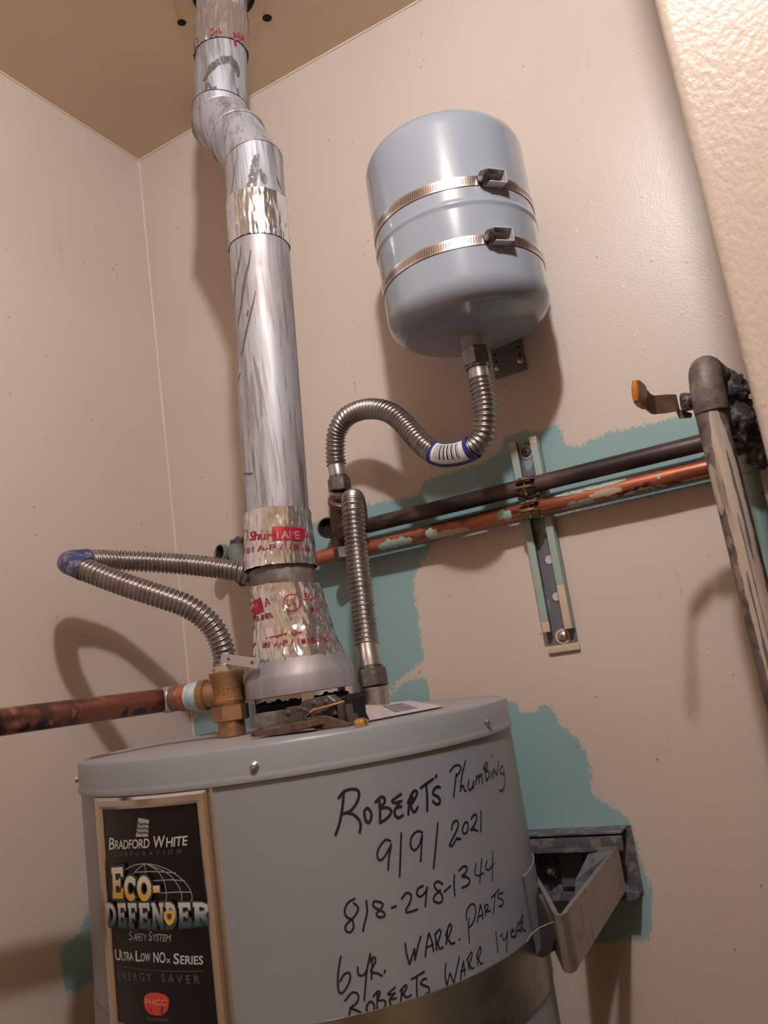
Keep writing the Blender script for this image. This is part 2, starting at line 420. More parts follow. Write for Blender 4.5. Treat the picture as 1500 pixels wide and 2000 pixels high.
def wall_grid(name, us, zs, to3, polys, mat):
    mb = MB()
    mb.grid([[to3(u, z) for u in us] for z in zs])
    P = np.array([(u, z) for z in zs for u in us])
    mb.attr['sd'] = poly_sd(P, polys).astype(np.float32)
    return mb.build(name, mat, origin=(0, 0, ZF), kind='structure', recalc=False)

B = lambda *pp: [(lambda v: (v.x, v.z))(atY(x, y, YB)) for x, y in pp]
back_polys = [
    B((600, 1026), (640, 1010), (709, 988), (760, 978), (805, 972), (818, 966), (830, 937), (888, 921), (939, 905), (974, 884), (984, 854), (1020, 842),
      (1056, 843), (1081, 828), (1095, 831), (1100, 858), (1115, 875), (1135, 870), (1179, 848), (1253, 831), (1327, 813), (1362, 811), (1430, 795), (1500, 780),
      (1500, 915), (1390, 945), (1200, 985), (1050, 1012), (939, 1033), (866, 1049), (843, 1065), (829, 1094), (811, 1119), (809, 1141), (813, 1176),
      (818, 1209), (822, 1249), (829, 1286), (811, 1304), (789, 1319), (767, 1343), (756, 1361), (700, 1400), (690, 1360), (690, 1310), (660, 1262), (640, 1222), (628, 1182), (606, 1140)),
    B((767, 1352), (789, 1332), (809, 1326), (833, 1323), (842, 1365), (850, 1420), (740, 1430)),
    B((940, 1368), (988, 1368), (1008, 1371), (1016, 1390), (1041, 1392), (1064, 1374), (1083, 1390), (1092, 1413), (1117, 1432), (1142, 1460), (1153, 1497), (1156, 1542),
      (1167, 1564), (1198, 1575), (1229, 1600), (1246, 1662), (1274, 1740), (1271, 1836), (1229, 1838), (1156, 1844), (1060, 1850), (960, 1850)),
    B((356, 1400), (362, 1388), (366, 1398), (371, 1425), (377, 1436), (379, 1404), (385, 1392), (440, 1380), (560, 1370), (560, 1450), (362, 1460)),
]
xs = list(np.arange(XL, 0.46, 0.01))
zs = [ZF, -1.2, -0.8] + list(np.arange(-0.5, 0.46, 0.01)) + [0.6, 0.8, 1.0, ZT]
wall_grid('wall_back', xs, zs, lambda u, z: (u, YB, z), back_polys, M['wall_teal'])
Lp = lambda *pp: [(lambda v: (v.y, v.z))(atX(x, y, XL)) for x, y in pp]
left_polys = [Lp((168, 1778), (159, 1811), (150, 1829), (114, 1853), (123, 1910), (128, 1937), (150, 1934), (174, 1919), (240, 1900), (240, 1778))]
ys = [-1.7, -1.0, -0.3, 0.3] + list(np.arange(0.6, YB, 0.01)) + [YB]
zs = [ZF, -1.2, -0.8] + list(np.arange(-0.6, -0.1, 0.01)) + [0.2, 0.6, 1.0, ZT]
wall_grid('wall_left', ys, zs, lambda u, z: (XL, u, z), left_polys, M['wall_teal'])

def slab(name, c, d, mat, bevel=0.0):
    mb = MB(); mb.box(c, d, bevel=bevel); return mb.build(name, mat, kind='structure')
ceiling = slab('ceiling', (0.2, -0.18, ZT + 0.02), (2.9, 3.1, 0.04), M['ceiling'])
slab('floor', (0.2, -0.18, ZF - 0.02), (2.9, 3.1, 0.04), M['floor'])
slab('wall_right', (1.63, -0.18, (ZT+ZF)/2), (0.04, 3.1, ZT-ZF), M['wall_outer'])
slab('wall_rear', (0.2, -1.72, (ZT+ZF)/2), (2.9, 0.04, ZT-ZF), M['wall_outer'])
slab('wall_side', (0.47, 1.06, (ZT+ZF)/2), (0.03, 0.54, ZT-ZF), M['wall'])
# the partition whose lit face and rounded edge close the picture on the right
PXE, PY0, PY1 = -0.0236, 0.70, 0.79
pm = MB()
prof = []
for k in range(9):
    a = PI/2*k/8
    prof.append((PXE + 0.010 - 0.010*math.sin(a), PY0 + 0.010 - 0.010*math.cos(a)))
prof = [(1.61, PY0)] + prof + [(PXE, PY1), (1.61, PY1)]
pm.prism([(x, y, ZF) for x, y in prof], (0, 0, ZT - ZF))
pm.build('wall_front', M['panel'], kind='structure')
for i, pts in enumerate([[(XL+.001, YB-.001, ZF), (XL+.001, YB-.001, ZT)], [(XL, YB-.001, ZT-.001), (0.45, YB-.001, ZT-.001)], [(XL+.001, -1.6, ZT-.001), (XL+.001, YB, ZT-.001)]]):
    mb = MB(); p = [Vector(pts[0]).lerp(Vector(pts[1]), k/60) for k in range(61)]
    mb.tube(p, [0.0022 + 0.0008*noise.noise(q*14) for q in p], 8)
    mb.build('trim_%d' % (i+1), M['caulk'], kind='structure')

# ------------------------------------------------------------------ vent pipe
FR = 0.0486
A0 = Vector((-0.7125, 0.9985, 0.10)); _t = atY(496, 322, 1.03)
joint_c = Vector(_t); joint_a = atY(431, 240, 1.068); joint_b = joint_a.lerp(joint_c, 0.5) + Vector((0.004, 0, 0.004))
top_dir = (atY(433, 20, 1.085) - joint_a).normalized()
top_end = joint_a + top_dir*((ZT - 0.0005 - joint_a.z)/top_dir.z)
low_dir = (joint_c - A0).normalized()
vent = thing('vent_pipe', 'grey galvanised flue pipe with offset elbow rising to the ceiling', 'pipe', A0)

def ring(P, T, normal, r, seg=48):
    """circle of radius r about axis T through P, slid along T onto the plane (P, normal)"""
    U, V = basis(T); out = []
    for k in range(seg):
        q = (U*math.cos(2*PI*k/seg) + V*math.sin(2*PI*k/seg))*r
        out.append(P + q - T*(q.dot(normal)/T.dot(normal)))
    return out
def duct(name, P, Q, nP, nQ, r0, r1, mat, parent, n=2):
    T = (Q - P).normalized(); a, b = ring(P, T, nP, r0), ring(Q, T, nQ, r1)
    mb = MB(); mb.grid([[x.lerp(y, k/n) for x, y in zip(a, b)] for k in range(n+1)], closeu=True)
    return mb.build(name, mat, parent), a, b
def bead(pts, r, mat, parent, name='joint_bead'):
    mb = MB(); p = list(pts); n = len(p)
    fr = []
    c = sum(p, Vector())/n
    for i in range(n):
        T = (p[(i+1) % n] - p[i-1]).normalized(); U = (p[i] - c).normalized(); V = T.cross(U).normalized()
        fr.append([p[i] + (U*math.cos(a) + V*math.sin(a))*r for a in (0, PI/3, 2*PI/3, PI, 4*PI/3, 5*PI/3)])
    mb.grid(fr, closeu=True, closev=True)
    return mb.build(name, mat, parent)
dAB = (joint_b - joint_a).normalized(); dBC = (joint_c - joint_b).normalized(); up = -top_dir
nA = (up + dAB).normalized(); nB = (dAB + dBC).normalized(); nC = (dBC - low_dir).normalized()
collar_top = joint_a + top_dir*0.028
duct('pipe_section', A0 + low_dir*0.084, joint_c, low_dir, nC, FR, FR, M['galv'], vent, 6)
_, ra, rb = duct('elbow_gore', joint_a, joint_b, nA, nB, FR + 0.0016, FR + 0.0012, M['galv'], vent)
_, rb2, rc = duct('elbow_gore', joint_b, joint_c, nB, nC, FR + 0.0004, FR - 0.0006, M['galv'], vent)
duct('elbow_collar', joint_a, collar_top, nA, top_dir, FR + 0.0006, FR + 0.0014, M['galv'], vent)
duct('pipe_section', collar_top - top_dir*0.004, top_end, top_dir, top_dir, FR - 0.001, FR - 0.002, M['galv'], vent, 6)
bead(ra, 0.0016, M['galv'], vent); bead(rb, 0.0022, M['galv'], vent)
bead(ring(collar_top, top_dir, top_dir, FR + 0.0012), 0.0011, M['darksteel'], vent, 'crimp_edge')
bead(rc, 0.0011, M['darksteel'], vent, 'crimp_edge')
# little sheet screws of the elbow
for px, py in ((446, 231), (466, 258), (485, 281), (534, 345)):
    d = Vector(ray(px, py)).normalized()
    best = min(([joint_a.lerp(joint_c, k/40) for k in range(41)]), key=lambda q: ((q - d*q.dot(d)).length))
    off = d*best.dot(d) - best
    p = best + off + d*(-math.sqrt(max(FR**2 - off.length**2, 0))); nrm = (p - best).normalized()
    mb = MB(); mb.lathe(p - nrm*0.001, nrm, [(0.0026, 0), (0.0026, 0.002), (0.0015, 0.0035)], 8); mb.build('sheet_screw', M['galv'], vent)

def axis_pt(P, T, py):
    lo, hi = -0.6, 1.2
    for _ in range(40):
        m = (lo + hi)/2
        if proj(P + T*m)[1] > py: lo = m
        else: hi = m
    return lo
def wrinkle(a, h, seed, amp):
    w = noise.noise(Vector((a*9, h*22, seed)))*0.6 + abs(noise.noise(Vector((a*17, h*38, seed+5))))*0.9 + abs(noise.noise(Vector((a*33 + h*40, h*60, seed+9))))*0.5
    return amp*w
def tape_surface(P, T, rad, seed, amp):
    """returns f(angle, h): point of the wrinkled tape; angle measured from the camera side"""
    front = (-P); front = (front - T*front.dot(T)).normalized(); side = T.cross(front)
    def f(a, h, off=0.0):
        q = P + T*h; r = rad(h) + 0.0009 + wrinkle(a, h, seed, amp) + off
        return q + (front*math.cos(a) + side*math.sin(a))*r
    return f
def tape_band(P, T, h0, h1, rad, seed, amp, parent, skew=0.0, name='foil_tape', nh=22):
    f = tape_surface(P, T, rad, seed, amp)
    mb = MB(); rows = []
    for i in range(nh + 1):
        row = []
        for k in range(144):
            a = 2*PI*k/144 - PI
            s = skew*math.sin(a)
            e0 = 0.0012*noise.noise(Vector((a*5, seed, 1))); e1 = 0.0012*noise.noise(Vector((a*5, seed, 4)))
            row.append(f(a, (h0 + e0 + s) + (h1 - h0 + e1 - e0)*i/nh))
        rows.append(row)
    mb.grid(rows, closeu=True)
    o = mb.build(name, M['foil'], parent, angle=60)
    return o, f
def tape_inv(P, T, rad, px, py):
    """angle and height where the line of sight of a point meets the tape"""
    d = Vector(ray(px, py)).normalized()
    front = (-P); front = (front - T*front.dot(T)).normalized(); side = T.cross(front)
    h = axis_pt(P, T, py)
    for _ in range(12):
        r = rad(h) + 0.001
        dp, cp = d - T*d.dot(T), P - T*P.dot(T)
        a, b, c = dp.dot(dp), -2*dp.dot(cp), cp.dot(cp) - r*r
        D = max(b*b - 4*a*c, 0); t = (-b - math.sqrt(D))/(2*a)
        q = d*t - P; h = q.dot(T)
    qq = q - T*h
    return math.atan2(qq.dot(side), qq.dot(front)), h

# ---- flat lettering and strokes laid onto curved surfaces
def ribbon(mb, pts, w, to3, gv=None, cap=True):
    """constant-width stroke along 2-D pts, mapped to 3-D by to3(u, v)"""
    P = [Vector((p[0], p[1])) for p in pts]; n = len(P)
    L, R = [], []
    for i in range(n):
        T = P[min(i+1, n-1)] - P[max(i-1, 0)]
        if T.length < 1e-9: T = Vector((1, 0))
        T.normalize(); N = Vector((-T.y, T.x))*w/2
        L.append(P[i] + N); R.append(P[i] - N)
    if cap:
        for arr_end in (0, -1):
            T = (P[0] - P[1]) if arr_end == 0 else (P[-1] - P[-2])
            if T.length < 1e-9: continue
            T = T.normalized()*w*0.38; N = Vector((-T.y, T.x)).normalized()*w*0.28
            if arr_end == 0:
                L.insert(0, P[0] + T - N); R.insert(0, P[0] + T + N)
            else:
                L.append(P[-1] + T + N); R.append(P[-1] + T - N)
    o = mb.add([to3(p.x, p.y) for p in L] + [to3(p.x, p.y) for p in R], [])
    m = len(L)
    mb.f += [(o+i, o+i+1, o+m+i+1, o+m+i) for i in range(m-1)]
    if gv is not None: gv += [p.y for p in L + R]
def smooth2(pts, k=5):
    if len(pts) < 3: return [Vector(p) for p in pts]
    c = [Vector(p) for p in pts]; c = [c[0]*2 - c[1]] + c + [c[-1]*2 - c[-2]]; out = []
    for i in range(1, len(c)-2):
        p0, p1, p2, p3 = c[i-1:i+3]
        for j in range(k):
            t = j/k; out.append(0.5*(2*p1 + (p2-p0)*t + (2*p0-5*p1+4*p2-p3)*t*t + (3*p1-p0-3*p2+p3)*t**3))
    out.append(c[-2]); return out
def text_tris(body, offset=0.0, shear=0.0, spacing=1.0):
    cu = bpy.data.curves.new('t', 'FONT'); cu.body = body; cu.size = 1.0; cu.offset = offset; cu.shear = shear; cu.space_character = spacing
    cu.resolution_u = 3
    ob = bpy.data.objects.new('t', cu); COL.objects.link(ob)
    dg = bpy.context.evaluated_depsgraph_get(); dg.update()
    me = ob.evaluated_get(dg).to_mesh()
    vs = [(v.co.x, v.co.y) for v in me.vertices]; fs = [tuple(p.vertices) for p in me.polygons]
    ob.evaluated_get(dg).to_mesh_clear()
    bpy.data.objects.remove(ob); bpy.data.curves.remove(cu)
    return vs, fs
def text_on(mb, body, p0, p1, height, to3, offset=0.0, shear=0.0, spacing=1.0, gv=None):
    """text running from p0 to p1 (2-D surface coordinates), capitals `height` tall"""
    vs, fs = text_tris(body, offset, shear, spacing)
    if not vs: return
    x0 = min(v[0] for v in vs); x1 = max(v[0] for v in vs)
    d = Vector(p1) - Vector(p0); nrm = Vector((-d.y, d.x)).normalized()
    mb.add([to3(*(Vector(p0) + d*((x - x0)/(x1 - x0)) + nrm*(y/0.69*height))) for x, y in vs], fs)

# tapes of the vent pipe
rad_const = lambda h: FR
T1 = low_dir
hB2a, hB2b = axis_pt(A0, T1, 486), axis_pt(A0, T1, 396)
tape_band(A0, T1, hB2a - 0.001, hB2b - 0.004, rad_const, 2.0, 0.0019, vent)
hB3a, hB3b = axis_pt(A0, T1, 1112), axis_pt(A0, T1, 1003)
rad3 = lambda h: FR + 0.0042*max(0, min(1, (hB3b - h)/(hB3b - hB3a)))**2 + 0.0005
b3, f3 = tape_band(A0, T1, hB3a, hB3b, rad3, 3.0, 0.0023, vent, nh=30)
hT = lambda py: axis_pt(joint_a, top_dir, py)
rtop = lambda h: FR - 0.0012
b1, f1 = tape_band(joint_a, top_dir, hT(112), hT(40), rtop, 1.0, 0.0034, vent, skew=0.006)
inv3 = lambda x, y: tape_inv(A0, T1, rad3, x, y)
inv1 = lambda x, y: tape_inv(joint_a, top_dir, rtop, x, y)
def tape_print(fsurf, inv, R, parent, name, items, mat=None, off=0.0010):
    mb = MB(); to3 = lambda u, v: fsurf(u/R, v, off)
    for it in items:
        if it[0] == 't':
            _, body, p0, p1, hpx, o, sh = it
            a, b = inv(*p0), inv(*p1); c = inv(p0[0], p0[1] - hpx)
            text_on(mb, body, (a[0]*R, a[1]), (b[0]*R, b[1]), abs(c[1] - a[1]), to3, o, sh)
        elif it[0] == 'q':       # filled patch from four pixels, gridded so that it follows the wrinkles
            q = [Vector((lambda z: (z[0]*R, z[1]))(inv(*p))) for p in it[1]]
            mb.grid([[to3(*((q[0].lerp(q[1], i/12)).lerp(q[3].lerp(q[2], i/12), j/6))) for i in range(13)] for j in range(7)])
        elif it[0] == 's':
            ribbon(mb, smooth2([(lambda z: (z[0]*R, z[1]))(inv(*p)) for p in it[1]]), it[2], to3)
    return mb.build(name, mat or M['foilprint'], parent, recalc=False, kind='stuff')
tape_print(f3, inv3, FR, b3, 'printed_lettering', [
    ('t', 'Shur', (489, 1056), (531, 1054), 17, 0.015, 0), ('q', [(532, 1029), (594, 1033), (594, 1058), (532, 1056)]),
    ('t', '181 A-P / 181B', (481, 1083), (604, 1078), 11, 0.0, 0), ('t', 'A', (597, 1050), (603, 1051), 14, 0.0, 0), ('s', [(475, 1050), (477, 1040), (482, 1036), (485, 1044), (481, 1056)], 0.0012),
    ('t', 'F', (474, 1080), (480, 1078), 9, 0.0, 0.2)])
tape_print(f3, inv3, FR, b3, 'printed_lettering', [('t', 'TAPE', (536, 1053), (584, 1053), 15, 0.01, 0)], M['foilwhite'], 0.0013)
tape_print(f1, inv1, FR, b1, 'printed_lettering', [('t', 'O', (411, 72), (418, 71), 15, 0.02, 0), ('t', 'm5', (421, 68), (433, 66), 10, 0.0, 0), ('t', 'ABA', (456, 76), (478, 84), 12, 0.0, 0), ('t', '1', (458, 88), (462, 89), 8, 0.02, 0),
    ('s', [(385, 74), (389, 80), (388, 88)], 0.0014), ('s', [(384, 92), (385, 100), (384, 108)], 0.003)])

# drips, scorch marks and smears on the ducts
def duct_stains(P, T, rad, strokes, name, mat, parent, wob=0.0):
    front = (-P); front = (front - T*front.dot(T)).normalized(); side = T.cross(front)
    to3 = lambda u, v: P + T*v + (front*math.cos(u/FR) + side*math.sin(u/FR))*(rad(v) + 0.0006)
    for pts, w in strokes:
        mb = MB()
        c = smooth2([(lambda z: (z[0]*FR, z[1]))(tape_inv(P, T, rad, *p)) for p in pts], 8)
        n = len(c); L = []; R = []
        for i in range(n):
            t = (c[min(i+1, n-1)] - c[max(i-1, 0)]).normalized(); N = Vector((-t.y, t.x))
            ww = w/2*(0.45 + 0.75*math.sin(PI*(i+0.6)/(n+0.2)))*(1 + 0.55*noise.noise(Vector((i*0.9, w*900, len(pts)))))
            L.append(c[i] + N*ww); R.append(c[i] - N*ww*(1 + 0.5*noise.noise(Vector((i*0.7, 3, w*500)))))
        o = mb.add([to3(*p) for p in L] + [to3(*p) for p in R], [])
        mb.f += [(o+i, o+i+1, o+n+i+1, o+n+i) for i in range(n-1)]
        mb.build(name, mat, parent, recalc=False)
duct_stains(A0, T1, rad_const, [([(470, 480), (467, 510), (460, 545), (456, 600)], 0.0028), ([(490, 488), (484, 520), (476, 555), (470, 600), (464, 632)], 0.0034),
    ([(499, 568), (492, 600), (482, 640), (474, 680), (470, 696)], 0.0032), ([(484, 605), (482, 618)], 0.003), ([(474, 926), (488, 925), (493, 924)], 0.0024), ([(469, 728), (464, 745)], 0.003),
    ([(444, 330), (440, 370), (443, 410)], 0.001), ([(461, 312), (455, 350), (448, 398)], 0.0011)], 'drip_stain', M['stain'], vent)
duct_stains(A0, T1, rad_const, [([(500, 302), (498, 325), (494, 345), (490, 368), (483, 392)], 0.013), ([(505, 300), (501, 320), (498, 340)], 0.005), ([(508, 330), (515, 345), (518, 358)], 0.0085), ([(541, 345), (544, 355), (549, 368)], 0.003),
    ([(470, 388), (486, 386), (503, 390)], 0.007), ([(550, 378), (556, 400)], 0.003)], 'scorch_mark', M['soot'], vent)
duct_stains(joint_a, top_dir, rtop, [([(398, 158), (412, 132), (436, 117), (452, 118), (463, 132), (466, 150)], 0.013), ([(404, 160), (408, 180), (408, 196)], 0.012), ([(420, 168), (422, 196)], 0.006), ([(464, 172), (468, 196)], 0.006)], 'scorch_mark', M['soot'], vent)
duct_stains(joint_a, top_dir, lambda h: FR + 0.0012, [([(440, 196), (458, 196), (470, 206)], 0.008), ([(405, 197), (415, 203)], 0.007)], 'scorch_mark', M['soot'], vent)
duct_stains(joint_a, top_dir, rtop, [([(446, 2), (433, 14), (431, 28), (436, 40), (444, 41)], 0.0028), ([(450, -8), (450, 20), (451, 42)], 0.005)], 'drip_stain', M['stain'], vent)
# ragged plaster round the pipe and two screw holes in the ceiling
rg = random.Random(4)
mb = MB(); c = top_end.copy(); rows = []
for rr, dz in ((FR + 0.003, 0.0), (FR + 0.006, 0.004), (0.078, 0.003), (0.088, 0.0)):
    rows.append([Vector((c.x + math.cos(2*PI*k/48)*rr*(1 + (0.16*noise.noise(Vector((math.cos(2*PI*k/48)*2, math.sin(2*PI*k/48)*2, 3))) if rr > 0.06 else 0)), c.y + math.sin(2*PI*k/48)*rr*(1 + (0.16*noise.noise(Vector((math.cos(2*PI*k/48)*2, math.sin(2*PI*k/48)*2, 3))) if rr > 0.06 else 0)), ZT - 0.0005 - dz)) for k in range(48)])
mb.grid(rows, closeu=True); mb.build('plaster_patch', M['ceiling'], ceiling)
mb = MB(); mb.lathe((c.x + 0.006, c.y - 0.002, ZT - 0.0052), (0, 0, 1), [(FR + 0.001, 0), (FR + 0.0095, 0), (FR + 0.0095, 0.001)], 40, False, False); mb.build('pipe_gap', M['hole'], ceiling)
for px, py, r in ((355, 45, 0.0085), (522, 36, 0.0095)):
    p = atZ(px, py, ZT - 0.001); mb = MB()
    mb.lathe((p.x, p.y, ZT - 0.001), (0, 0, 1), [(r*0.2, -0.0002), (r*0.75, 0.0), (r, 0.0008)], 14); mb.build('screw_hole', M['hole'], ceiling)

# ------------------------------------------------------------------ draft hood with its tapes
hood_c = Vector((-0.7023, 1.0057, 0.0)); HZ = lambda py: axis_pt(hood_c, Vector((0, 0, 1)), py)
hood = thing('draft_hood', 'bell shaped galvanised draft hood wrapped in foil tape above the heater', 'draft hood', hood_c + Vector((0, 0, -0.05)))
zr, zs_, zn = HZ(1352), HZ(1318), HZ(1283)
mb = MB()
mb.lathe(hood_c, (0, 0, 1), [(0.0775, zr - 0.001), (0.081, zr), (0.0812, zs_ - 0.002), (0.079, zs_ + 0.004), (0.0745, zs_ + 0.012), (0.0685, zn - 0.004), (0.060, zn + 0.006), (0.046, zn + 0.06), (0.044, zn + 0.1)], 64, False, False)
mb.lathe(hood_c, (0, 0, 1), [(0.0765, zr - 0.001), (0.0765, zs_), (0.058, zn), (0.042, zn + 0.1)], 64, False, False)
mb.build('bell', M['galv_hood'], hood)
Zax = Vector((0, 0, 1)); cone_top = Vector((-0.7125, 0.9985, HZ(1105)))
mb = MB(); col_ax = (A0 + T1*hB3a - Vector((hood_c.x, hood_c.y, zn + 0.06))); CT = (A0 + T1*(hB3a + 0.004)); CBs = Vector((hood_c.x - 0.003, hood_c.y - 0.002, HZ(1160)))
mb.tube([CBs.lerp(CT, 0.02 + 0.98*k/4) for k in range(5)], [0.0452, 0.0478, 0.0487, 0.0489, 0.0488], 48, False); mb.build('pipe_collar', M['collar'], hood)
# conical tape: straight axis from the hood centre to the collar
CP = Vector((hood_c.x, hood_c.y, HZ(1292))); CQ = CBs + (CT - CBs).normalized()*0.012; CTd = (CQ - CP).normalized(); CL = (CQ - CP).length
rad4 = lambda h: 0.0498 + 0.0165*max(0, 1 - h/CL)**1.7
b4, f4 = tape_band(CP, CTd, -0.003, CL, rad4, 8.0, 0.0034, hood, skew=-0.006, nh=44)
inv4 = lambda x, y: tape_inv(CP, CTd, rad4, x, y)
tape_print(f4, inv4, 0.052, b4, 'printed_lettering', [('q', [(481, 1179), (511, 1167), (514, 1194), (483, 1210)]), ('t', 'A', (519, 1186), (530, 1181), 17, 0.0, 0), ('t', '181B', (497, 1216), (534, 1206), 11, 0.0, 0),
    ('s', [(563, 1162), (555, 1172), (556, 1185), (566, 1193), (578, 1192), (585, 1182), (583, 1168), (574, 1161), (563, 1162)], 0.0013), ('t', 'UL', (561, 1184), (578, 1180), 13, -0.005, 0.3), ('t', 'US', (566, 1200), (577, 1197), 7, 0.0, 0),
    ('t', 'Shur', (592, 1172), (614, 1176), 15, 0.0, 0), ('t', '181', (599, 1195), (617, 1198), 10, 0.0, 0), ('s', [(522, 1247), (536, 1243)], 0.0018), ('s', [(540, 1243), (558, 1238)], 0.003), ('s', [(580, 1237), (602, 1231)], 0.0025),
    ('t', '181 A-P / 181B-FX', (513, 1266), (640, 1254), 11, 0.008, 0), ('t', 'F', (497, 1266), (506, 1262), 10, 0.0, 0.2)])
tape_print(f4, inv4, 0.052, b4, 'printed_lettering', [('t', 'APE', (484, 1193), (503, 1184), 10, 0.0, 0)], M['foilwhite'], 0.0012)
a = inv4(575, 1236); p = f4(a[0], a[1]); nrm = (p - (CP + CTd*a[1])).normalized()
mb = MB(); mb.lathe(p - nrm*0.002, nrm, [(0.005, 0), (0.005, 0.003), (0.003, 0.0045)], 6); mb.build('hex_screw', M['brass'], hood)
for ang in (0.08, 2.2, 4.2):
    mb = MB(); d = Vector((math.sin(ang + 0.62), -math.cos(ang + 0.62), 0)); p = hood_c + d*0.0745
    mb.box((p.x, p.y, (zr + -0.0514)/2 + 0.004), (0.0165, 0.0025, zr + 0.0514 + 0.008), X=Zax.cross(d), Y=d, bevel=0.0006); mb.build('leg', M['steel'], hood)

# ------------------------------------------------------------------ water heater
HX, HY, HZT, HR = -0.7101, 1.0002, -0.0514, 0.30
wh = thing('water_heater', 'tall grey cylindrical water heater with black front label and handwriting', 'water heater', (HX, HY, ZF))
C0 = Vector((HX, HY, 0))
mb = MB(); mb.lathe(C0, Zax, [(0.28, ZF), (0.297, ZF + 0.01), (0.2985, ZF + 0.04), (0.2985, -0.086)], 160, True, False); mb.build('jacket', M['heater'], wh)
mb = MB(); mb.lathe(C0, Zax, [(0.2985, -0.0905), (0.3018, -0.0895), (0.3022, -0.086), (0.3012, -0.083), (0.3004, -0.08), (0.3004, -0.056), (0.2985, -0.0525), (0.2955, -0.0514)], 160, False, False); mb.build('cap_band', M['rimedge'], wh)
mb = MB(); mb.lathe(C0, Zax, [(0.2958, -0.0514), (0.291, -0.0514), (0.289, -0.053), (0.15, -0.0525), (0.0005, -0.052)], 128, False, False); mb.build('lid', M['lid'], wh)
HS = lambda th, z, off=0.0: Vector((HX + (HR - 0.0015 + off)*math.sin(th), HY - (HR - 0.0015 + off)*math.cos(th), z))
def heater_px(px, py, R=HR - 0.0015): return on_cyl(px, py, HX, HY, R)
camth = math.atan2(-HX, HY)
for th, z in ((heater_px(497, 1496, 0.3004)[0], heater_px(497, 1496, 0.3004)[1]), heater_px(950, 1409, 0.3004), (math.radians(-42.5), -0.073)):
    p = HS(th, z, 0.002); d = Vector((math.sin(th), -math.cos(th), 0))
    mb = MB(); mb.lathe(p - d*0.002, d, [(0.0058, 0), (0.0058, 0.0022), (0.0045, 0.0028), (0.004, 0.006), (0.0022, 0.0075)], 8); s = mb.build('cap_screw', M['steel'], wh, angle=25)

# recessed label
LA0, LA1, LZ1, LZ0 = math.radians(-17.7), math.radians(12.2), -0.1035, -0.50
mb = MB(); mb.grid([[HS(LA0 + (LA1-LA0)*i/24, LZ0 + (LZ1-LZ0)*j/4, 0.0015) for i in range(25)] for j in range(5)])
mb.build('label_face', M['gloss'], wh, recalc=False)
# bezel: closed profile swept round the rectangle
def bezel_loop(o):           # o: outward distance from the black face in metres
    ao = o/HR; pts = []
    cr = max(0.0, o - 0.004)
    corners = [(LA0 - ao, LZ0 - o), (LA1 + ao, LZ0 - o), (LA1 + ao, LZ1 + o), (LA0 - ao, LZ1 + o)]
    for (a0, z0), (a1, z1) in zip(corners, corners[1:] + corners[:1]):
        for k in range(16):
            t = k/16; pts.append((a0 + (a1-a0)*t, z0 + (z1-z0)*t))
    return pts
rows = []
for o, h in ((-0.0005, 0.001), (0.0, 0.0035), (0.003, 0.0055), (0.0095, 0.0062), (0.0125, 0.0045), (0.0145, 0.0005), (0.0175, 0.0002), (0.0185, -0.0005)):
    rows.append([HS(a, z, h) for a, z in bezel_loop(o)])
mb = MB(); mb.grid(rows, closeu=True); mb.build('label_bezel', M['bezel'], wh, angle=25)
LS = lambda off: (lambda u, v: HS(u/HR, v, off))
def lab(px, py):
    t, z = heater_px(px, py, HR); return Vector((t*HR, z))
def lab_text(name, mat, items, off=0.0022):
    mb = MB()
    for body, p0, p1, hpx, o, sh, sp in items:
        a, b = lab(*p0), lab(*p1); hh = lab(p0[0], p0[1] - hpx).y - a.y
        text_on(mb, body, a, b, hh, LS(off), o, sh, sp)
    return mb.build(name, mat, wh, recalc=False, kind='stuff')
lab_text('lettering', M['txt'], [('B', (214, 1659), (226, 1658), 22, 0.012, 0.2, 1), ('RADFORD', (226, 1658), (294, 1655), 17, 0.012, 0.2, 0.95), ('W', (302, 1655), (325, 1654), 22, 0.012, 0.2, 1), ('HITE', (325, 1654), (369, 1650), 18, 0.012, 0.2, 0.95),
    ('U', (227, 1874), (239, 1875), 20, 0.014, 0.1, 1), ('LTRA', (239, 1875), (262, 1876), 16, 0.012, 0.1, 0.9), ('L', (266, 1877), (277, 1877), 20, 0.014, 0.1, 1), ('OW', (277, 1877), (296, 1878), 16, 0.012, 0.1, 1), ('NO', (301, 1879), (325, 1880), 20, 0.014, 0.1, 1), ('x', (326, 1880), (334, 1880), 12, 0.012, 0.1, 1),
    ('S', (340, 1882), (352, 1882), 20, 0.014, 0.1, 1), ('ERIES', (353, 1882), (398, 1883), 16, 0.014, 0.1, 1)])
lab_text('lettering', M['txtgrey'], [('S', (253, 1836), (262, 1836), 18, 0.0, 0.25, 1), ('AFETY', (262, 1836), (289, 1838), 14, 0.0, 0.25, 0.9), ('S', (291, 1837), (300, 1837), 18, 0.0, 0.25, 1), ('YSTEM', (300, 1837), (336, 1839), 14, 0.0, 0.25, 0.9)])
lab_text('lettering', M['txtdim'], [('CORPORATION', (224, 1671), (356, 1666), 8, 0.0, 0.2, 2.2), ('ENERGY', (232, 1911), (298, 1916), 15, 0.0, 0.0, 1.5), ('SAVER', (317, 1917), (391, 1921), 16, 0.0, 0.0, 1.6), ('Accredited', (288, 1991), (330, 1995), 7, 0, 0.2, 1)])
mb = MB(); ribbon(mb, [lab(229, 1884).lerp(lab(397, 1896), k/20) for k in range(21)], 0.0008, LS(0.0021)); mb.build('rule_line', M['rule'], wh, recalc=False)
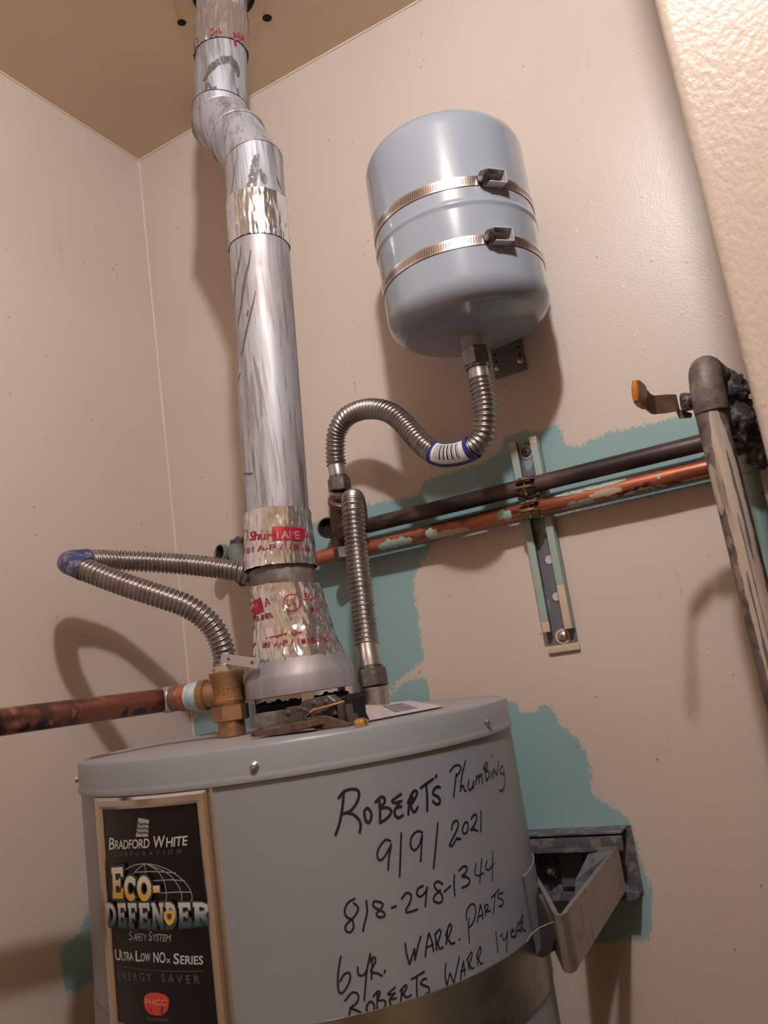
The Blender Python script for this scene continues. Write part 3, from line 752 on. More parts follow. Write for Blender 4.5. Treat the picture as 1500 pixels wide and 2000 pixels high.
# flag emblem
mb = MB(); q = [lab(271, 1597), lab(292, 1601), lab(290, 1634), lab(266, 1634)]
mb.grid([[LS(0.0021)(*(q[0].lerp(q[1], i/8).lerp(q[3].lerp(q[2], i/8), j/4))) for i in range(9)] for j in range(5)]); mb.build('flag_emblem', M['txtgrey'], wh, recalc=False)
mb = MB()
for k in range(3):
    y = 1606 + 8.5*k; ribbon(mb, smooth2([lab(270 - k, y), lab(276, y + 3.5), (lab(283, y + 2)), lab(292, y + 4)]), 0.0013, LS(0.0026))
mb.build('flag_stripes', M['outline'], wh, recalc=False)
# globe lines
mb = MB()
for pts in ([(240, 1702), (262, 1690), (290, 1687), (322, 1695), (350, 1712), (369, 1732), (376, 1752), (372, 1762)], [(283, 1688), (285, 1700), (285, 1712)], [(285, 1687), (272, 1695), (262, 1706)], [(287, 1687), (308, 1700), (322, 1724), (326, 1750), (324, 1762)], [(288, 1687), (326, 1704), (348, 1728), (356, 1750), (354, 1762)],
            [(264, 1703), (300, 1702), (338, 1704), (344, 1706)], [(300, 1720), (335, 1718), (362, 1720)], [(312, 1744), (345, 1742), (374, 1742)]):
    ribbon(mb, smooth2([lab(*p) for p in pts], 6), 0.0009, LS(0.0022))
mb.build('globe_lines', M['txtgrey'], wh, recalc=False)
# slab-serif display words drawn from strokes in a unit box
def glyph(ch):
    S = 0.26; o = []
    if ch == 'E': o = [([(.24, 0), (.24, 1)], S), ([(.05, .91), (.92, .91)], .2), ([(.05, .09), (.92, .09)], .2), ([(.3, .5), (.68, .5)], .18), ([(.86, 1), (.86, .7)], .16), ([(.86, 0), (.86, .32)], .16), ([(.68, .36), (.68, .64)], .13)]
    if ch == 'F': o = [([(.26, 0), (.26, 1)], S), ([(.05, .91), (.92, .91)], .2), ([(.05, .07), (.55, .07)], .16), ([(.3, .48), (.68, .48)], .18), ([(.86, 1), (.86, .68)], .16), ([(.68, .34), (.68, .62)], .13)]
    if ch == 'D': o = [([(.26, 0), (.26, 1)], S), ([(.05, .92), (.5, .91), (.72, .82), (.84, .62), (.84, .38), (.72, .18), (.5, .09), (.05, .08)], .22)]
    if ch == 'N': o = [([(.2, 0), (.2, 1)], .2), ([(.82, 0), (.82, 1)], .2), ([(.2, .92), (.82, .08)], .26), ([(.02, .94), (.3, .94)], .14), ([(.02, .07), (.38, .07)], .14), ([(.64, .94), (1., .94)], .14)]
    if ch == 'R': o = [([(.26, 0), (.26, 1)], S), ([(.05, .92), (.55, .91), (.78, .82), (.8, .68), (.7, .54), (.3, .5)], .2), ([(.48, .48), (.84, .06)], .26), ([(.05, .07), (.48, .07)], .15), ([(.74, .07), (1.02, .07)], .15)]
    if ch in 'OC':
        a0, a1 = (0, 2*PI) if ch == 'O' else (0.75, 2*PI - 0.75)
        o = [([(.5 + .36*math.cos(a0 + (a1-a0)*k/18), .5 + .4*math.sin(a0 + (a1-a0)*k/18)) for k in range(19)], .27)]
        if ch == 'C': o.append(([(.8, .62), (.8, .92)], .14))
    if ch == '-': o = [([(.1, .5), (.9, .5)], .9)]
    return o
def display(name, mat, chars, mat_out, grow):
    fill, out = MB(), MB(); g1 = []
    for ch, tl, tr, br, bl in chars:
        q = [lab(*tl), lab(*tr), lab(*br), lab(*bl)]
        w = (q[1] - q[0]).length; h = (q[0] - q[3]).length; 
        for pts, sw in glyph(ch):
            dens = []
            for a, b in zip(pts, pts[1:]):
                a, b = Vector(a), Vector(b); dens += [a.lerp(b, k/4) for k in range(4)]
            dens.append(Vector(pts[-1]))
            to2 = lambda u, v: (q[3].lerp(q[2], u)).lerp(q[0].lerp(q[1], u), v)
            ribbon(fill, dens, sw, lambda u, v: LS(0.0046)(*to2(u, v)), g1, cap=False)
            ribbon(out, dens, sw + grow*2, lambda u, v: LS(0.0040)(*to2(u, v)), None, cap=False)
            for e, f in ((0, 1), (-1, -2)):       # outline past the stroke ends
                d = (dens[e] - dens[f]).normalized()*grow
                ribbon(out, [dens[e] - d*0.1, dens[e] + d], sw + grow*2, lambda u, v: LS(0.0040)(*to2(u, v)), None, cap=False)
    fill.attr['g'] = np.clip(np.array(g1), 0, 1).astype(np.float32)
    fill.build(name, mat, wh, recalc=False, kind='stuff'); out.build('lettering_outline', mat_out, wh, recalc=False, kind='stuff')
display('display_lettering', M['gold'], [('E', (221, 1694), (246, 1692), (247, 1753), (224, 1753)), ('C', (246, 1711), (272, 1710), (273, 1757), (248, 1756)), ('O', (271, 1711), (299, 1710), (301, 1757), (273, 1757)), ('-', (301, 1728), (317, 1727), (318, 1742), (302, 1743))], M['outline'], 0.09)
dd = 'DEFENDER'; xsD = [209, 232, 252, 273, 298, 324, 349, 377, 414]
chars = []
for i, ch in enumerate(dd):
    x0, x1 = xsD[i] + 1, xsD[i+1] - 1
    yt = lambda x: 1763 + (x - 209)*(-2)/205; yb = lambda x: 1806 + 8*math.sin(PI*(x - 209)/205)*0.9 - (x - 209)*3/205
    chars.append((ch, (x0, yt(x0)), (x1, yt(x1)), (x1 + 2, yb(x1)), (x0 + 2, yb(x0))))
display('display_lettering', M['tealfade'], chars, M['outline'], 0.07)
# gold shield on the D and the red emblem
def patch(pts, off, mat, name):
    P = [lab(*p) for p in pts]; c = sum(P, Vector((0, 0)))/len(P); mb = MB()
    mb.add([LS(off)(*c)] + [LS(off)(*p) for p in P], [(0, i+1, (i+1) % len(P) + 1) for i in range(len(P))]); mb.build(name, mat, wh, recalc=False)
patch([(325, 1779), (336, 1774), (346, 1778), (346, 1790), (343, 1800), (336, 1806), (329, 1800), (325, 1791)], 0.0053, M['goldlogo'], 'shield_emblem')
patch([(331, 1783), (340, 1782), (340, 1790), (336, 1794), (332, 1791)], 0.0057, M['tealfade'], 'shield_centre')
patch([(283, 1945), (292, 1939), (308, 1938), (324, 1942), (331, 1950), (331, 1962), (328, 1974), (318, 1982), (305, 1983), (293, 1980), (285, 1970), (282, 1957)], 0.0022, M['redlogo'], 'red_emblem')
lab_text('emblem_lettering', M['pinktxt'], [('PHCC', (286, 1961), (328, 1963), 11, 0.0, 0, 1)], 0.0027)
mb = MB(); ribbon(mb, [lab(296, 1968), lab(297, 1975)], 0.0016, LS(0.0027)); ribbon(mb, [lab(318, 1968), lab(317, 1977)], 0.0028, LS(0.0027)); mb.build('emblem_marks', M['outline'], wh, recalc=False)

# marker handwriting on the jacket
ka = lambda p: (640 + p[0]/4.1667, 1460 + p[1]/4.1667)
kb = lambda p: (640 + p[0]/3.5714, 1640 + p[1]/3.5714)
kc = lambda p: (640 + p[0]/3.5714, 1760 + p[1]/3.5714)
HW = [(ka, 0.0031, [[(65,710),(100,600),(120,480),(130,370),(135,350)], [(88,412),(130,360),(190,338),(240,345),(255,385),(235,450),(190,510),(150,530),(120,540)], [(150,530),(210,545),(255,590),(268,630),(260,690)],
  [(320,490),(298,520),(305,580),(325,612),(348,590),(355,540),(335,500),(318,492)], [(420,430),(425,520),(425,610)], [(388,445),(430,402),(458,410),(462,445),(430,490),(480,488),(515,510),(505,550),(460,590),(425,612)],
  [(596,378),(526,432),(550,448),(600,434)], [(590,438),(545,510),(548,550),(575,570),(612,550)], [(555,490),(600,478)], [(690,400),(665,450),(655,545)], [(650,450),(690,365),(715,350),(725,375),(700,430),(670,470)], [(672,470),(695,520),(715,515),(732,482)],
  [(755,328),(800,295),(858,255)], [(800,300),(808,400),(808,515)], [(878,245),(884,225)], [(915,325),(890,318),(862,345),(858,380),(890,395),(912,425),(905,455),(880,460),(855,435)]]),
 (ka, 0.0023, [[(1045,210),(1035,300),(1023,402)], [(992,195),(1030,150),(1065,142),(1083,165),(1070,200),(1045,235)], [(1120,108),(1090,230),(1078,358)], [(1080,330),(1100,310),(1112,350),(1125,352)], [(1148,265),(1140,320),(1155,345),(1175,320),(1188,270)], [(1185,275),(1182,330)],
  [(1205,300),(1210,230)], [(1208,260),(1228,222),(1230,290)], [(1230,250),(1250,215),(1258,295)], [(1278,160),(1280,215),(1290,270)], [(1265,175),(1290,120),(1300,150),(1280,195),(1305,190),(1312,230),(1290,268)], [(1335,190),(1328,250)], [(1336,70),(1338,60)],
  [(1348,245),(1350,170)], [(1350,172),(1375,225)], [(1375,228),(1388,115)], [(1425,150),(1408,160),(1400,195),(1415,215),(1432,200)], [(1432,185),(1440,260),(1435,320),(1415,350),(1395,345)],
  [(510,760),(470,750),(420,810),(402,870),(420,915),(460,890),(510,800),(515,785)], [(515,790),(498,900),(490,995)], [(598,695),(592,850),(585,1050)], [(770,690),(730,680),(685,720),(672,790),(700,835),(740,800),(768,710)], [(768,720),(762,820),(755,925)], [(895,610),(880,780),(860,980)],
  [(1005,670),(1020,610),(1050,595),(1062,630),(1040,690),(1000,770),(990,795),(1015,795),(1050,735),(1060,745),(1080,740)], [(1110,620),(1095,660),(1105,700),(1135,680),(1140,620),(1120,605),(1108,625)], [(1165,580),(1190,545),(1210,555),(1205,600),(1175,655),(1160,670),(1190,665),(1220,680)], [(1245,515),(1246,600),(1245,682)]]),
 (kb, 0.0022, [[(190,410),(140,440),(118,500),(135,540),(170,560),(180,610),(155,645),(125,630),(130,590),(190,530),(212,475),(180,440)], [(268,425),(275,500),(255,590),(245,638)], [(365,435),(325,430),(318,460),(350,485),(390,505),(395,530),(360,540),(340,515),(370,480),(385,450),(360,430)], [(445,475),(478,462)],
  [(515,410),(550,370),(580,385),(575,430),(545,490),(560,505),(625,485)], [(665,320),(630,340),(622,380),(650,395),(690,350),(692,330)], [(692,330),(685,400),(680,465)], [(800,310),(770,290),(742,310),(755,345),(790,375),(800,420),(775,440),(740,425),(745,390),(785,350)], [(810,362),(855,322)], [(882,245),(880,320),(886,390)],
  [(915,215),(945,185),(972,195),(960,230),(935,255),(970,260),(990,285),(975,315),(935,335)]]),
 (kb, 0.0017, [[(1035,165),(1025,230),(1045,250),(1085,230)], [(1072,130),(1065,220),(1058,300)], [(1110,145),(1100,190),(1120,210),(1158,165)], [(1150,80),(1148,190),(1147,290)], [(985,545),(980,610),(988,720)], [(965,560),(970,490),(1000,448),(1025,460),(1030,520),(1005,590),(978,612)],
  [(1040,575),(1055,500),(1065,450)], [(1065,450),(1078,510),(1080,555)], [(1045,540),(1082,520)], [(1095,455),(1098,530)], [(1090,470),(1110,450),(1118,470),(1100,500)], [(1102,500),(1120,500),(1135,490)], [(1140,405),(1195,345)], [(1165,385),(1160,450),(1152,520)], [(1222,370),(1195,375),(1185,400),(1210,415),(1225,435),(1210,460),(1192,462)]]),
 (kc, 0.0021, [[(92,385),(75,480),(70,580),(85,640),(120,620),(155,550),(150,500),(115,510),(85,560)], [(208,460),(215,510),(250,515),(275,470)], [(298,365),(275,470),(262,600),(255,690)], [(310,400),(308,470),(305,545)], [(285,430),(310,395),(330,395),(330,430),(300,490),(340,500),(380,520)], [(395,500),(400,480)],
  [(540,295),(550,370),(570,440)], [(570,440),(605,330)], [(605,330),(608,410)], [(608,410),(630,310),(648,245)], [(680,385),(690,290),(705,220)], [(705,220),(725,280),(738,350)], [(685,325),(735,300)], [(752,250),(758,340)], [(745,235),(775,200),(788,215),(775,265),(758,300)], [(765,290),(780,330),(805,318)],
  [(835,200),(825,300)], [(820,240),(850,160),(862,185),(850,230),(835,262)], [(835,262),(860,295),(885,290)], [(915,272),(920,262)],
  [(158,745),(150,800),(150,855)], [(120,695),(165,640),(200,640),(215,670),(200,710),(155,745)], [(155,745),(220,770),(265,815)], [(290,700),(270,740),(285,780),(315,775),(325,730),(305,700),(285,710)], [(345,640),(345,760)], [(318,665),(345,630),(365,640),(350,690),(390,690),(405,715),(385,750),(345,775)],
  [(470,600),(420,645),(440,650),(470,640)], [(455,655),(430,690),(440,720),(435,745),(490,715)], [(445,685),(480,675)], [(520,605),(508,700)], [(505,625),(540,585),(550,600),(530,640),(515,660)], [(525,645),(550,670),(582,655)], [(582,545),(625,520),(672,492)], [(622,530),(620,610),(628,695)], [(690,540),(665,545),(648,575),(680,590),(705,605),(705,635),(680,650)]]),
 (kc, 0.0017, [[(822,435),(818,520),(830,590)], [(830,590),(852,500)], [(852,500),(878,570)], [(878,570),(900,470),(918,385)], [(925,545),(935,470),(945,415)], [(945,415),(952,480),(955,520)], [(925,490),(960,475)], [(975,400),(985,480)], [(970,410),(1000,355),(1005,380),(985,440)], [(985,440),(1005,470),(1022,460)],
  [(1040,370),(1045,450)], [(1035,390),(1060,320),(1068,345),(1050,400)], [(1050,400),(1065,435),(1082,430)], [(1170,215),(1180,290),(1185,360)], [(1200,245),(1207,240)], [(1215,225),(1225,270),(1245,245),(1252,205)], [(1252,210),(1250,290),(1245,355)], [(1288,190),(1275,225),(1285,250),(1305,240)], [(1275,222),(1300,200)],
  [(1308,250),(1320,180),(1330,140)], [(1330,140),(1340,190),(1345,225)], [(1312,215),(1345,195)], [(1348,130),(1352,210)], [(1340,150),(1355,100),(1362,130),(1350,165)], [(1350,165),(1365,200),(1380,205)]])]
for kk, w, strokes in HW:
    mb = MB()
    for st in strokes:
        pts = []
        for p in st:
            t, z = heater_px(*kk(p)); pts.append(Vector((t*HR, z)))
        ribbon(mb, smooth2(pts, 6), w, LS(0.0004))
    mb.build('handwriting', M['ink'], wh, recalc=False, kind='stuff')

# ragged charred collar under the hood
mb = MB(); rows = [[], [], [], []]
for k in range(73):
    a = 2*PI*k/72; d = Vector((math.cos(a), math.sin(a), 0)); j = 0.006*noise.noise(Vector((k*0.7, 2, 0))) + 0.004*rg.random()
    hh = 0.036 + j
    for r_, z_, row in ((0.066, 0.0, rows[0]), (0.068, hh, rows[1]), (0.060, hh + 0.002*rg.random(), rows[2]), (0.058, 0.0, rows[3])):
        row.append(hood_c + d*r_ + Vector((0, 0, HZT - 0.001 + z_)))
mb.grid(rows); mb.build('charred_collar', M['ragged'], wh)

# ------------------------------------------------------------------ hoses
def hex_nut(mb, P, T, r, h0, h1, tw=0.0):
    T = Vector(T).normalized(); U, V = basis(T); rows = []
    for hh, rr in ((h0, r*0.86), (h0 + 0.0015, r), (h1 - 0.0015, r), (h1, r*0.86)):
        rows.append([Vector(P) + T*hh + (U*math.cos(PI/3*k + tw) + V*math.sin(PI/3*k + tw))*rr for k in range(6)])
    mb.grid(rows, closeu=True); o = len(mb.v) - 24
    mb.f.append(tuple(range(o, o+6))[::-1]); mb.f.append(tuple(range(o+18, o+24)))
HOSE_R, PITCH_M = 0.0186, 0.0074
def make_hose(name, label, ctrl, cuff0, cuff1, origin):
    t = thing(name, label, 'hose', origin, 'corrugated connector hoses')
    path = spline([atY(*c) if not isinstance(c, Vector) else c for c in ctrl], PITCH_M/8)
    ds = (path[1] - path[0]).length; n = len(path); L = ds*(n-1)
    i0, i1 = int(cuff0/ds), n - 1 - int(cuff1/ds)
    rr = [HOSE_R - 0.0036*(0.5 - 0.5*math.cos(2*PI*(i - i0)*ds/PITCH_M))**1.1 for i in range(n)]
    mb = MB(); mb.tube(path[i0:i1+1], rr[i0:i1+1], 28); mb.build('corrugated_tube', M['hose'], t, angle=80)
    for a, b in ((0, i0 + 1), (i1 - 1, n - 1)):
        if b - a > 3:
            mb = MB(); seg = path[a:b+1:3]; mb.tube(seg, [HOSE_R*0.86]*len(seg), 28); mb.build('cuff', M['cuff'], t)
    return t, path, ds
def nut(parent, P, T, r, h, mat='nutdark', twist=0.3):
    mb = MB(); hex_nut(mb, P, T, r, 0, h, twist); T = Vector(T).normalized()
    mb.lathe(Vector(P), T, [(r*0.8, -0.004), (r*0.84, -0.003), (r*0.84, 0.001)], 24)
    return mb.build('nut', M[mat], parent, angle=20)
def hose_patch(path, i0, i1, a0, a1, r, mb, n_a=14, step=3):
    fr = frames(path)
    rows = []
    for i in range(i0, i1 + 1, step):
        P, T, _, _ = fr[i]
        front = (-P); front = (front - T*front.dot(T)).normalized(); side = T.cross(front)
        rows.append([P + (front*math.cos(a0 + (a1-a0)*k/n_a) + side*math.sin(a0 + (a1-a0)*k/n_a))*r for k in range(n_a + 1)])
    mb.grid(rows)

# tank hose
TX, TY, TR = -0.405, 1.161, 0.129
tank_low = Vector((TX, TY, 0.487))
c1 = [(930, 702, TY), (934, 722, TY), (939, 750, TY), (945, 780, TY), (948, 812, 1.161), (944, 848, 1.165), (926, 872, 1.17), (898, 885, 1.175), (866, 889, 1.18), (840, 880, 1.185), (815, 858, 1.19), (790, 829, 1.2), (765, 808, 1.205), (737, 799, 1.21), (705, 801, 1.22), (676, 815, 1.225), (659, 842, 1.23), (655, 872, 1.235), (656, 900, 1.24), (660, 925, 1.24), (662, 940, 1.24)]
h1, p1, ds1 = make_hose('flexible_hose', 'curving corrugated hose with barcode sticker hanging under the grey tank', c1, 0.034, 0.032, atY(662, 950, 1.24))
nut(h1, p1[0] + Vector((0, 0, -0.012)), (0, 0, 1), 0.0225, 0.03)
d_end = (p1[-1] - p1[-8]).normalized()
nut(h1, p1[-1] - d_end*0.006, d_end, 0.0205, 0.024, twist=0.1)
def nearest(path, px, py): return min(range(len(path)), key=lambda i: (proj(path[i])[0]-px)**2 + (proj(path[i])[1]-py)**2)
a, b = nearest(p1, 925, 873), nearest(p1, 846, 884)
mb = MB(); hose_patch(p1, a, b, -PI, PI, HOSE_R + 0.0007, mb, 36); sticker = mb.build('sticker', M['blue'], h1)
e = (b - a)//9
sd = 1 if p1[a].x > p1[b].x else -1
mb = MB(); hose_patch(p1, a + e, b - e, -0.75, 1.1, HOSE_R + 0.0012, mb); mb.build('white_label', M['white'], sticker, recalc=False)
mb = MB(); i = a + e + (b-a)//8; rb_ = random.Random(3)
while i < b - e - (b-a)//9:
    w = rb_.choice([1, 1, 2, 3]); hose_patch(p1, i, i + w, -0.35, 0.95, HOSE_R + 0.0016, mb, 10, 1); i += w + rb_.choice([2, 2, 3, 4])
mb.build('barcode', M['black'], sticker, recalc=False)

# hose from the tee down to the heater
nip = atY(735, 1376, 1.075); nip.z = HZT
c2 = [(698, 1016, 1.235), (696, 995, 1.205), (692, 979, 1.165), (689, 976, 1.138), (689, 990, 1.12), (691, 1020, 1.115), (697, 1085, 1.11), (705, 1155, 1.10), (712, 1215, 1.092), (718, 1265, 1.084), (722, 1290, 1.08), (726, 1315, 1.077)]
h2, p2, ds2 = make_hose('flexible_hose', 'straight vertical corrugated hose dropping to the heater lid behind the hood', c2, 0.0, 0.045, nip)
d2 = (p2[-1] - p2[-20]).normalized()
hn = Vector((nip.x, nip.y, p2[-1].z))
nut(h2, p2[-1] - d2*0.006, d2, 0.0225, 0.028, twist=0.25)
mb = MB(); e2 = p2[-1] + d2*0.02; L2 = (nip - e2)
mb.lathe(e2, L2, [(0.0205, 0), (0.0215, 0.001), (0.0215, 0.004), (0.0205, 0.005), (0.0205, L2.length + 0.0005)], 28); mb.build('nipple', M['cuff'], h2)

# left loop
lnip = Vector((-0.845, 1.01, HZT))
c3 = [lnip + Vector((0, 0, 0.055)), (437, 1318, 1.01), (439, 1290, 1.008), (430, 1252, 1.0), (407, 1215, 0.988), (365, 1184, 0.972), (300, 1161, 0.95), (235, 1139, 0.93), (180, 1118, 0.915), (148, 1104, 0.912), (136, 1099, 0.93), (147, 1096, 0.953), (180, 1094, 0.985), (235, 1095, 1.03), (300, 1098, 1.065), (370, 1103, 1.095), (430, 1110, 1.115), (470, 1117, 1.13), (495, 1123, 1.15)]
h3, p3, ds3 = make_hose('flexible_hose', 'looping corrugated hose with blue band at its left bend by the corner', c3, 0.04, 0.0, lnip)
nut(h3, lnip + Vector((0, 0, 0.03)), (0, 0, 1), 0.021, 0.025)
mb = MB(); mb.lathe(lnip, Zax, [(0.017, -0.0005), (0.017, 0.035)], 20); mb.build('nipple', M['cuff'], h3)
a, b = nearest(p3, 166, 1112), nearest(p3, 172, 1094); a, b = min(a, b), max(a, b)
mb = MB(); hose_patch(p3, a, b, -PI, PI, HOSE_R + 0.0007, mb, 36); mb.build('blue_band', M['bluedust'], h3)

# ------------------------------------------------------------------ expansion tank
tank = thing('expansion_tank', 'grey blue cylindrical expansion tank strapped high on the beige wall', 'tank', (TX, TY, 0.487))
def arc(cx, cz, r, a0, a1, n): return [(cx + r*math.cos(math.radians(a0 + (a1-a0)*k/n)), cz + r*math.sin(math.radians(a0 + (a1-a0)*k/n))) for k in range(n+1)]
TZ0, TZ1 = 0.496, 0.838
prof = [(0.001, TZ0)] + [(TR*0.78*k/8, TZ0 + 0.014*(k/8)**2) for k in range(1, 9)] + arc(TR - 0.036, TZ0 + 0.048, 0.036, -68, 0, 8)
seam = 0.655
prof += [(TR, seam - 0.008), (TR + 0.0004, seam - 0.004), (TR + 0.0022, seam - 0.0015), (TR + 0.0022, seam + 0.0015), (TR + 0.0004, seam + 0.004), (TR, seam + 0.008)]
prof += arc(TR - 0.036, TZ1 - 0.048, 0.036, 0, 68, 8) + [(TR*0.78*k/8, TZ1 - 0.014*(k/8)**2) for k in range(8, 0, -1)] + [(0.001, TZ1)]
mb = MB(); mb.lathe((TX, TY, 0), Zax, prof, 96); mb.build('tank_body', M['tank'], tank, angle=50)
mb = MB(); mb.lathe((TX, TY, 0), Zax, [(0.0165, 0.472), (0.0185, 0.477), (0.0185, 0.488), (0.0205, 0.494), (0.0215, 0.502)], 24); mb.build('neck', M['sealant'], tank)
def band_clamp(z, label, px):
    t = thing('band_clamp', label, 'clamp', (TX, TY - TR, z), 'band clamps on the grey tank')
    mb = MB(); mb.lathe((TX, TY, 0), Zax, [(TR + 0.0004, z - 0.0078), (TR + 0.0014, z - 0.0078), (TR + 0.0014, z + 0.0078), (TR + 0.0004, z + 0.0078)], 120, False, False); mb.build('band', M['stainless'], t)
    th0 = on_cyl(*px, TX, TY, TR)[0]
    S = lambda th, zz, off: Vector((TX + (TR + off)*math.sin(th), TY - (TR + off)*math.cos(th), zz))
    mb = MB()
    for k in range(-56, 40):       # worm slots of the band
        th = th0 + k*0.0285
        if abs(k + 0.0) < 5: continue
        mb.add([S(th + e, z + f, 0.0016) for e, f in ((-0.004, -0.0045), (0.004, -0.0045), (0.010, 0.0045), (0.002, 0.0045))], [(0, 1, 2, 3)])
    mb.build('band_slots', M['slot'], t, recalc=False, kind='stuff')
    n = Vector((math.sin(th0), -math.cos(th0), 0)); s = Vector((math.cos(th0), math.sin(th0), 0)); c = S(th0, z, 0.0)
    mb = MB()
    mb.box(c + n*0.002, (0.030, 0.0016, 0.021), s, n, Zax)
    mb.box(c + n*0.009 + Zax*0.0102 + s*0.003, (0.030, 0.014, 0.0013), s, n, Zax); mb.box(c + n*0.009 - Zax*0.0102 + s*0.003, (0.030, 0.014, 0.0013), s, n, Zax)
    mb.box(c + n*0.009 + s*0.0175, (0.0014, 0.014, 0.0217), s, n, Zax)
    mb.build('screw_housing', M['housing'], t, smooth=False)
    mb = MB(); mb.box(c + n*0.0032 + s*0.002, (0.028, 0.0008, 0.0185), s, n, Zax); mb.build('housing_floor', M['slot'], t, smooth=False)
    mb = MB(); q = c + n*0.0095
    pts = [q + s*(-0.016 + 0.0008*k) for k in range(34)]; mb.tube(pts, [0.0042 + 0.0009*(1 if (k//2) % 2 else -1) for k in range(34)], 12)
    mb.build('worm_screw', M['darksteel'], t)
    mb = MB(); hex_nut(mb, q - s*0.0135, -s, 0.0085, 0, 0.009); mb.lathe(q - s*0.0135, -s, [(0.0105, 0), (0.0105, 0.002)], 16); mb.build('screw_head', M['nutdark'], t, angle=20)
    return t
band_clamp(0.687, 'upper steel band clamp around the grey tank above its seam', (958, 352))
band_clamp(0.592, 'lower steel band clamp around the grey tank below its seam', (970, 458))
br = thing('tank_bracket', 'small grey screw plate on the wall under the tank', 'bracket', (-0.405, YB, 0.481))
mb = MB(); mb.box((-0.4055, YB - 0.0025, 0.63), (0.0585, 0.003, 0.298), bevel=0.0006)
for zz in (0.687, 0.592): mb.box((-0.4055, YB - 0.02, zz), (0.05, 0.036, 0.012))
mb.build('plate', M['plategrey'], br, smooth=False)
for px, py in ((972, 720), (1017, 705)):
    p = atY(px, py, YB - 0.004); mb = MB(); mb.lathe(p + Vector((0, 0.0002, 0)), (0, -1, 0), [(0.0055, 0), (0.0052, 0.0015), (0.003, 0.003)], 14); mb.build('screw', M['screwgold'], br)
for px, py in ((966, 693), (970, 707), (1012, 678), (1015, 692)):
    p = atY(px, py, YB - 0.0042); mb = MB(); mb.lathe(p, (0, -1, 0), [(0.0026, 0), (0.0026, 0.0002)], 10); mb.build('screw_hole', M['hole'], br)

# ------------------------------------------------------------------ pipes along the wall
PYW = 1.292; PR = 0.0138
bl0, bl1 = atY(690, 1041, PYW), atY(1480, 829, PYW); bz = (bl0.z + bl1.z)/2
def straight(a, b, r, n=40, wob=0.0): return [Vector(a).lerp(Vector(b), k/n) for k in range(n+1)]
bp = thing('steel_pipe', 'dark brown horizontal pipe running above the orange copper pipe', 'pipe', bl0)
mb = MB(); mb.tube(straight((-0.715, PYW, bz), (-0.03, PYW, bz), PR), PR, 24); mb.build('pipe_run', M['blackpipe'], bp)
cl1 = atY(1385, 912, PYW); cz = (atY(700, 1073, PYW).z + cl1.z)/2
cp = thing('copper_pipe', 'orange copper pipe on the wall with flaking teal paint', 'pipe', (-0.6, PYW, cz))
mb = MB(); mb.tube(straight((-0.99, PYW, cz), (-0.03, PYW, cz), PR), PR, 24); mb.build('pipe_run', M['copper'], cp)
def chip(name, mat, x0, x1, a0, a1, seed, zc=None):
    """paint flake clinging to the pipe: ragged patch in (x, angle); angle 0 faces the room, positive is up"""
    mb = MB(); n = 40; zc = cz if zc is None else zc
    lo, hi = [], []
    for k in range(n+1):
        t = k/n; x = x0 + (x1-x0)*t; en = math.sin(PI*t)**0.35
        m_, w_ = (a0+a1)/2, (a1-a0)/2*en
        lo.append((x, m_ - w_*(1 + 0.7*noise.noise(Vector((x*90, seed, 0)))))); hi.append((x, m_ + w_*(1 + 0.8*noise.noise(Vector((x*110, seed, 7))))))
    rows = []
    for j in range(7):
        rows.append([Vector((l[0], PYW - (PR + 0.0007)*math.cos(l[1] + (h[1]-l[1])*j/6), zc + (PR + 0.0007)*math.sin(l[1] + (h[1]-l[1])*j/6))) for l, h in zip(lo, hi)])
    mb.grid(rows); mb.build(name, mat, cp, recalc=False)
X = lambda px, py: atY(px, py, PYW - PR).x
chip('teal_flake', M['tealchip'], X(738, 1075), X(805, 1055), -1.2, 0.1, 1); chip('teal_flake', M['tealchip'], X(832, 1050), X(855, 1040), -0.9, 0.35, 2)
chip('cream_flake', M['beigechip'], X(835, 1050), X(915, 1035), -1.3, -0.35, 3); chip('teal_flake', M['tealchip'], X(972, 1018), X(1000, 1010), -0.9, 0.5, 4)
chip('teal_flake', M['tealchip'], X(1082, 975), X(1225, 945), 0.35, 1.0, 5); chip('cream_flake', M['beigechip'], X(1150, 970), X(1215, 958), -0.75, 0.1, 6); chip('teal_flake', M['tealchip'], X(1105, 985), X(1160, 972), -1.2, -0.45, 7)
chip('cream_flake', M['beigechip'], X(1215, 962), X(1300, 945), -1.5, -0.75, 8); chip('teal_flake', M['tealchip'], X(1284, 936), X(1291, 933), -0.2, 0.3, 9); chip('grime_strip', M['blackpipe'], X(700, 1075), X(1020, 1003), 0.6, 1.5, 21); chip('grime_strip', M['blackpipe'], X(1060, 990), X(1180, 965), 0.55, 1.5, 22); chip('grime_strip', M['blackpipe'], X(1220, 950), X(1380, 912), 0.85, 1.6, 23); chip('grime_strip', M['blackpipe'], X(1230, 950), X(1330, 930), -1.5, -0.95, 24)
chip('teal_flake', M['tealchip'], X(620, 1100), X(740, 1070), 1.3, 1.9, 10)

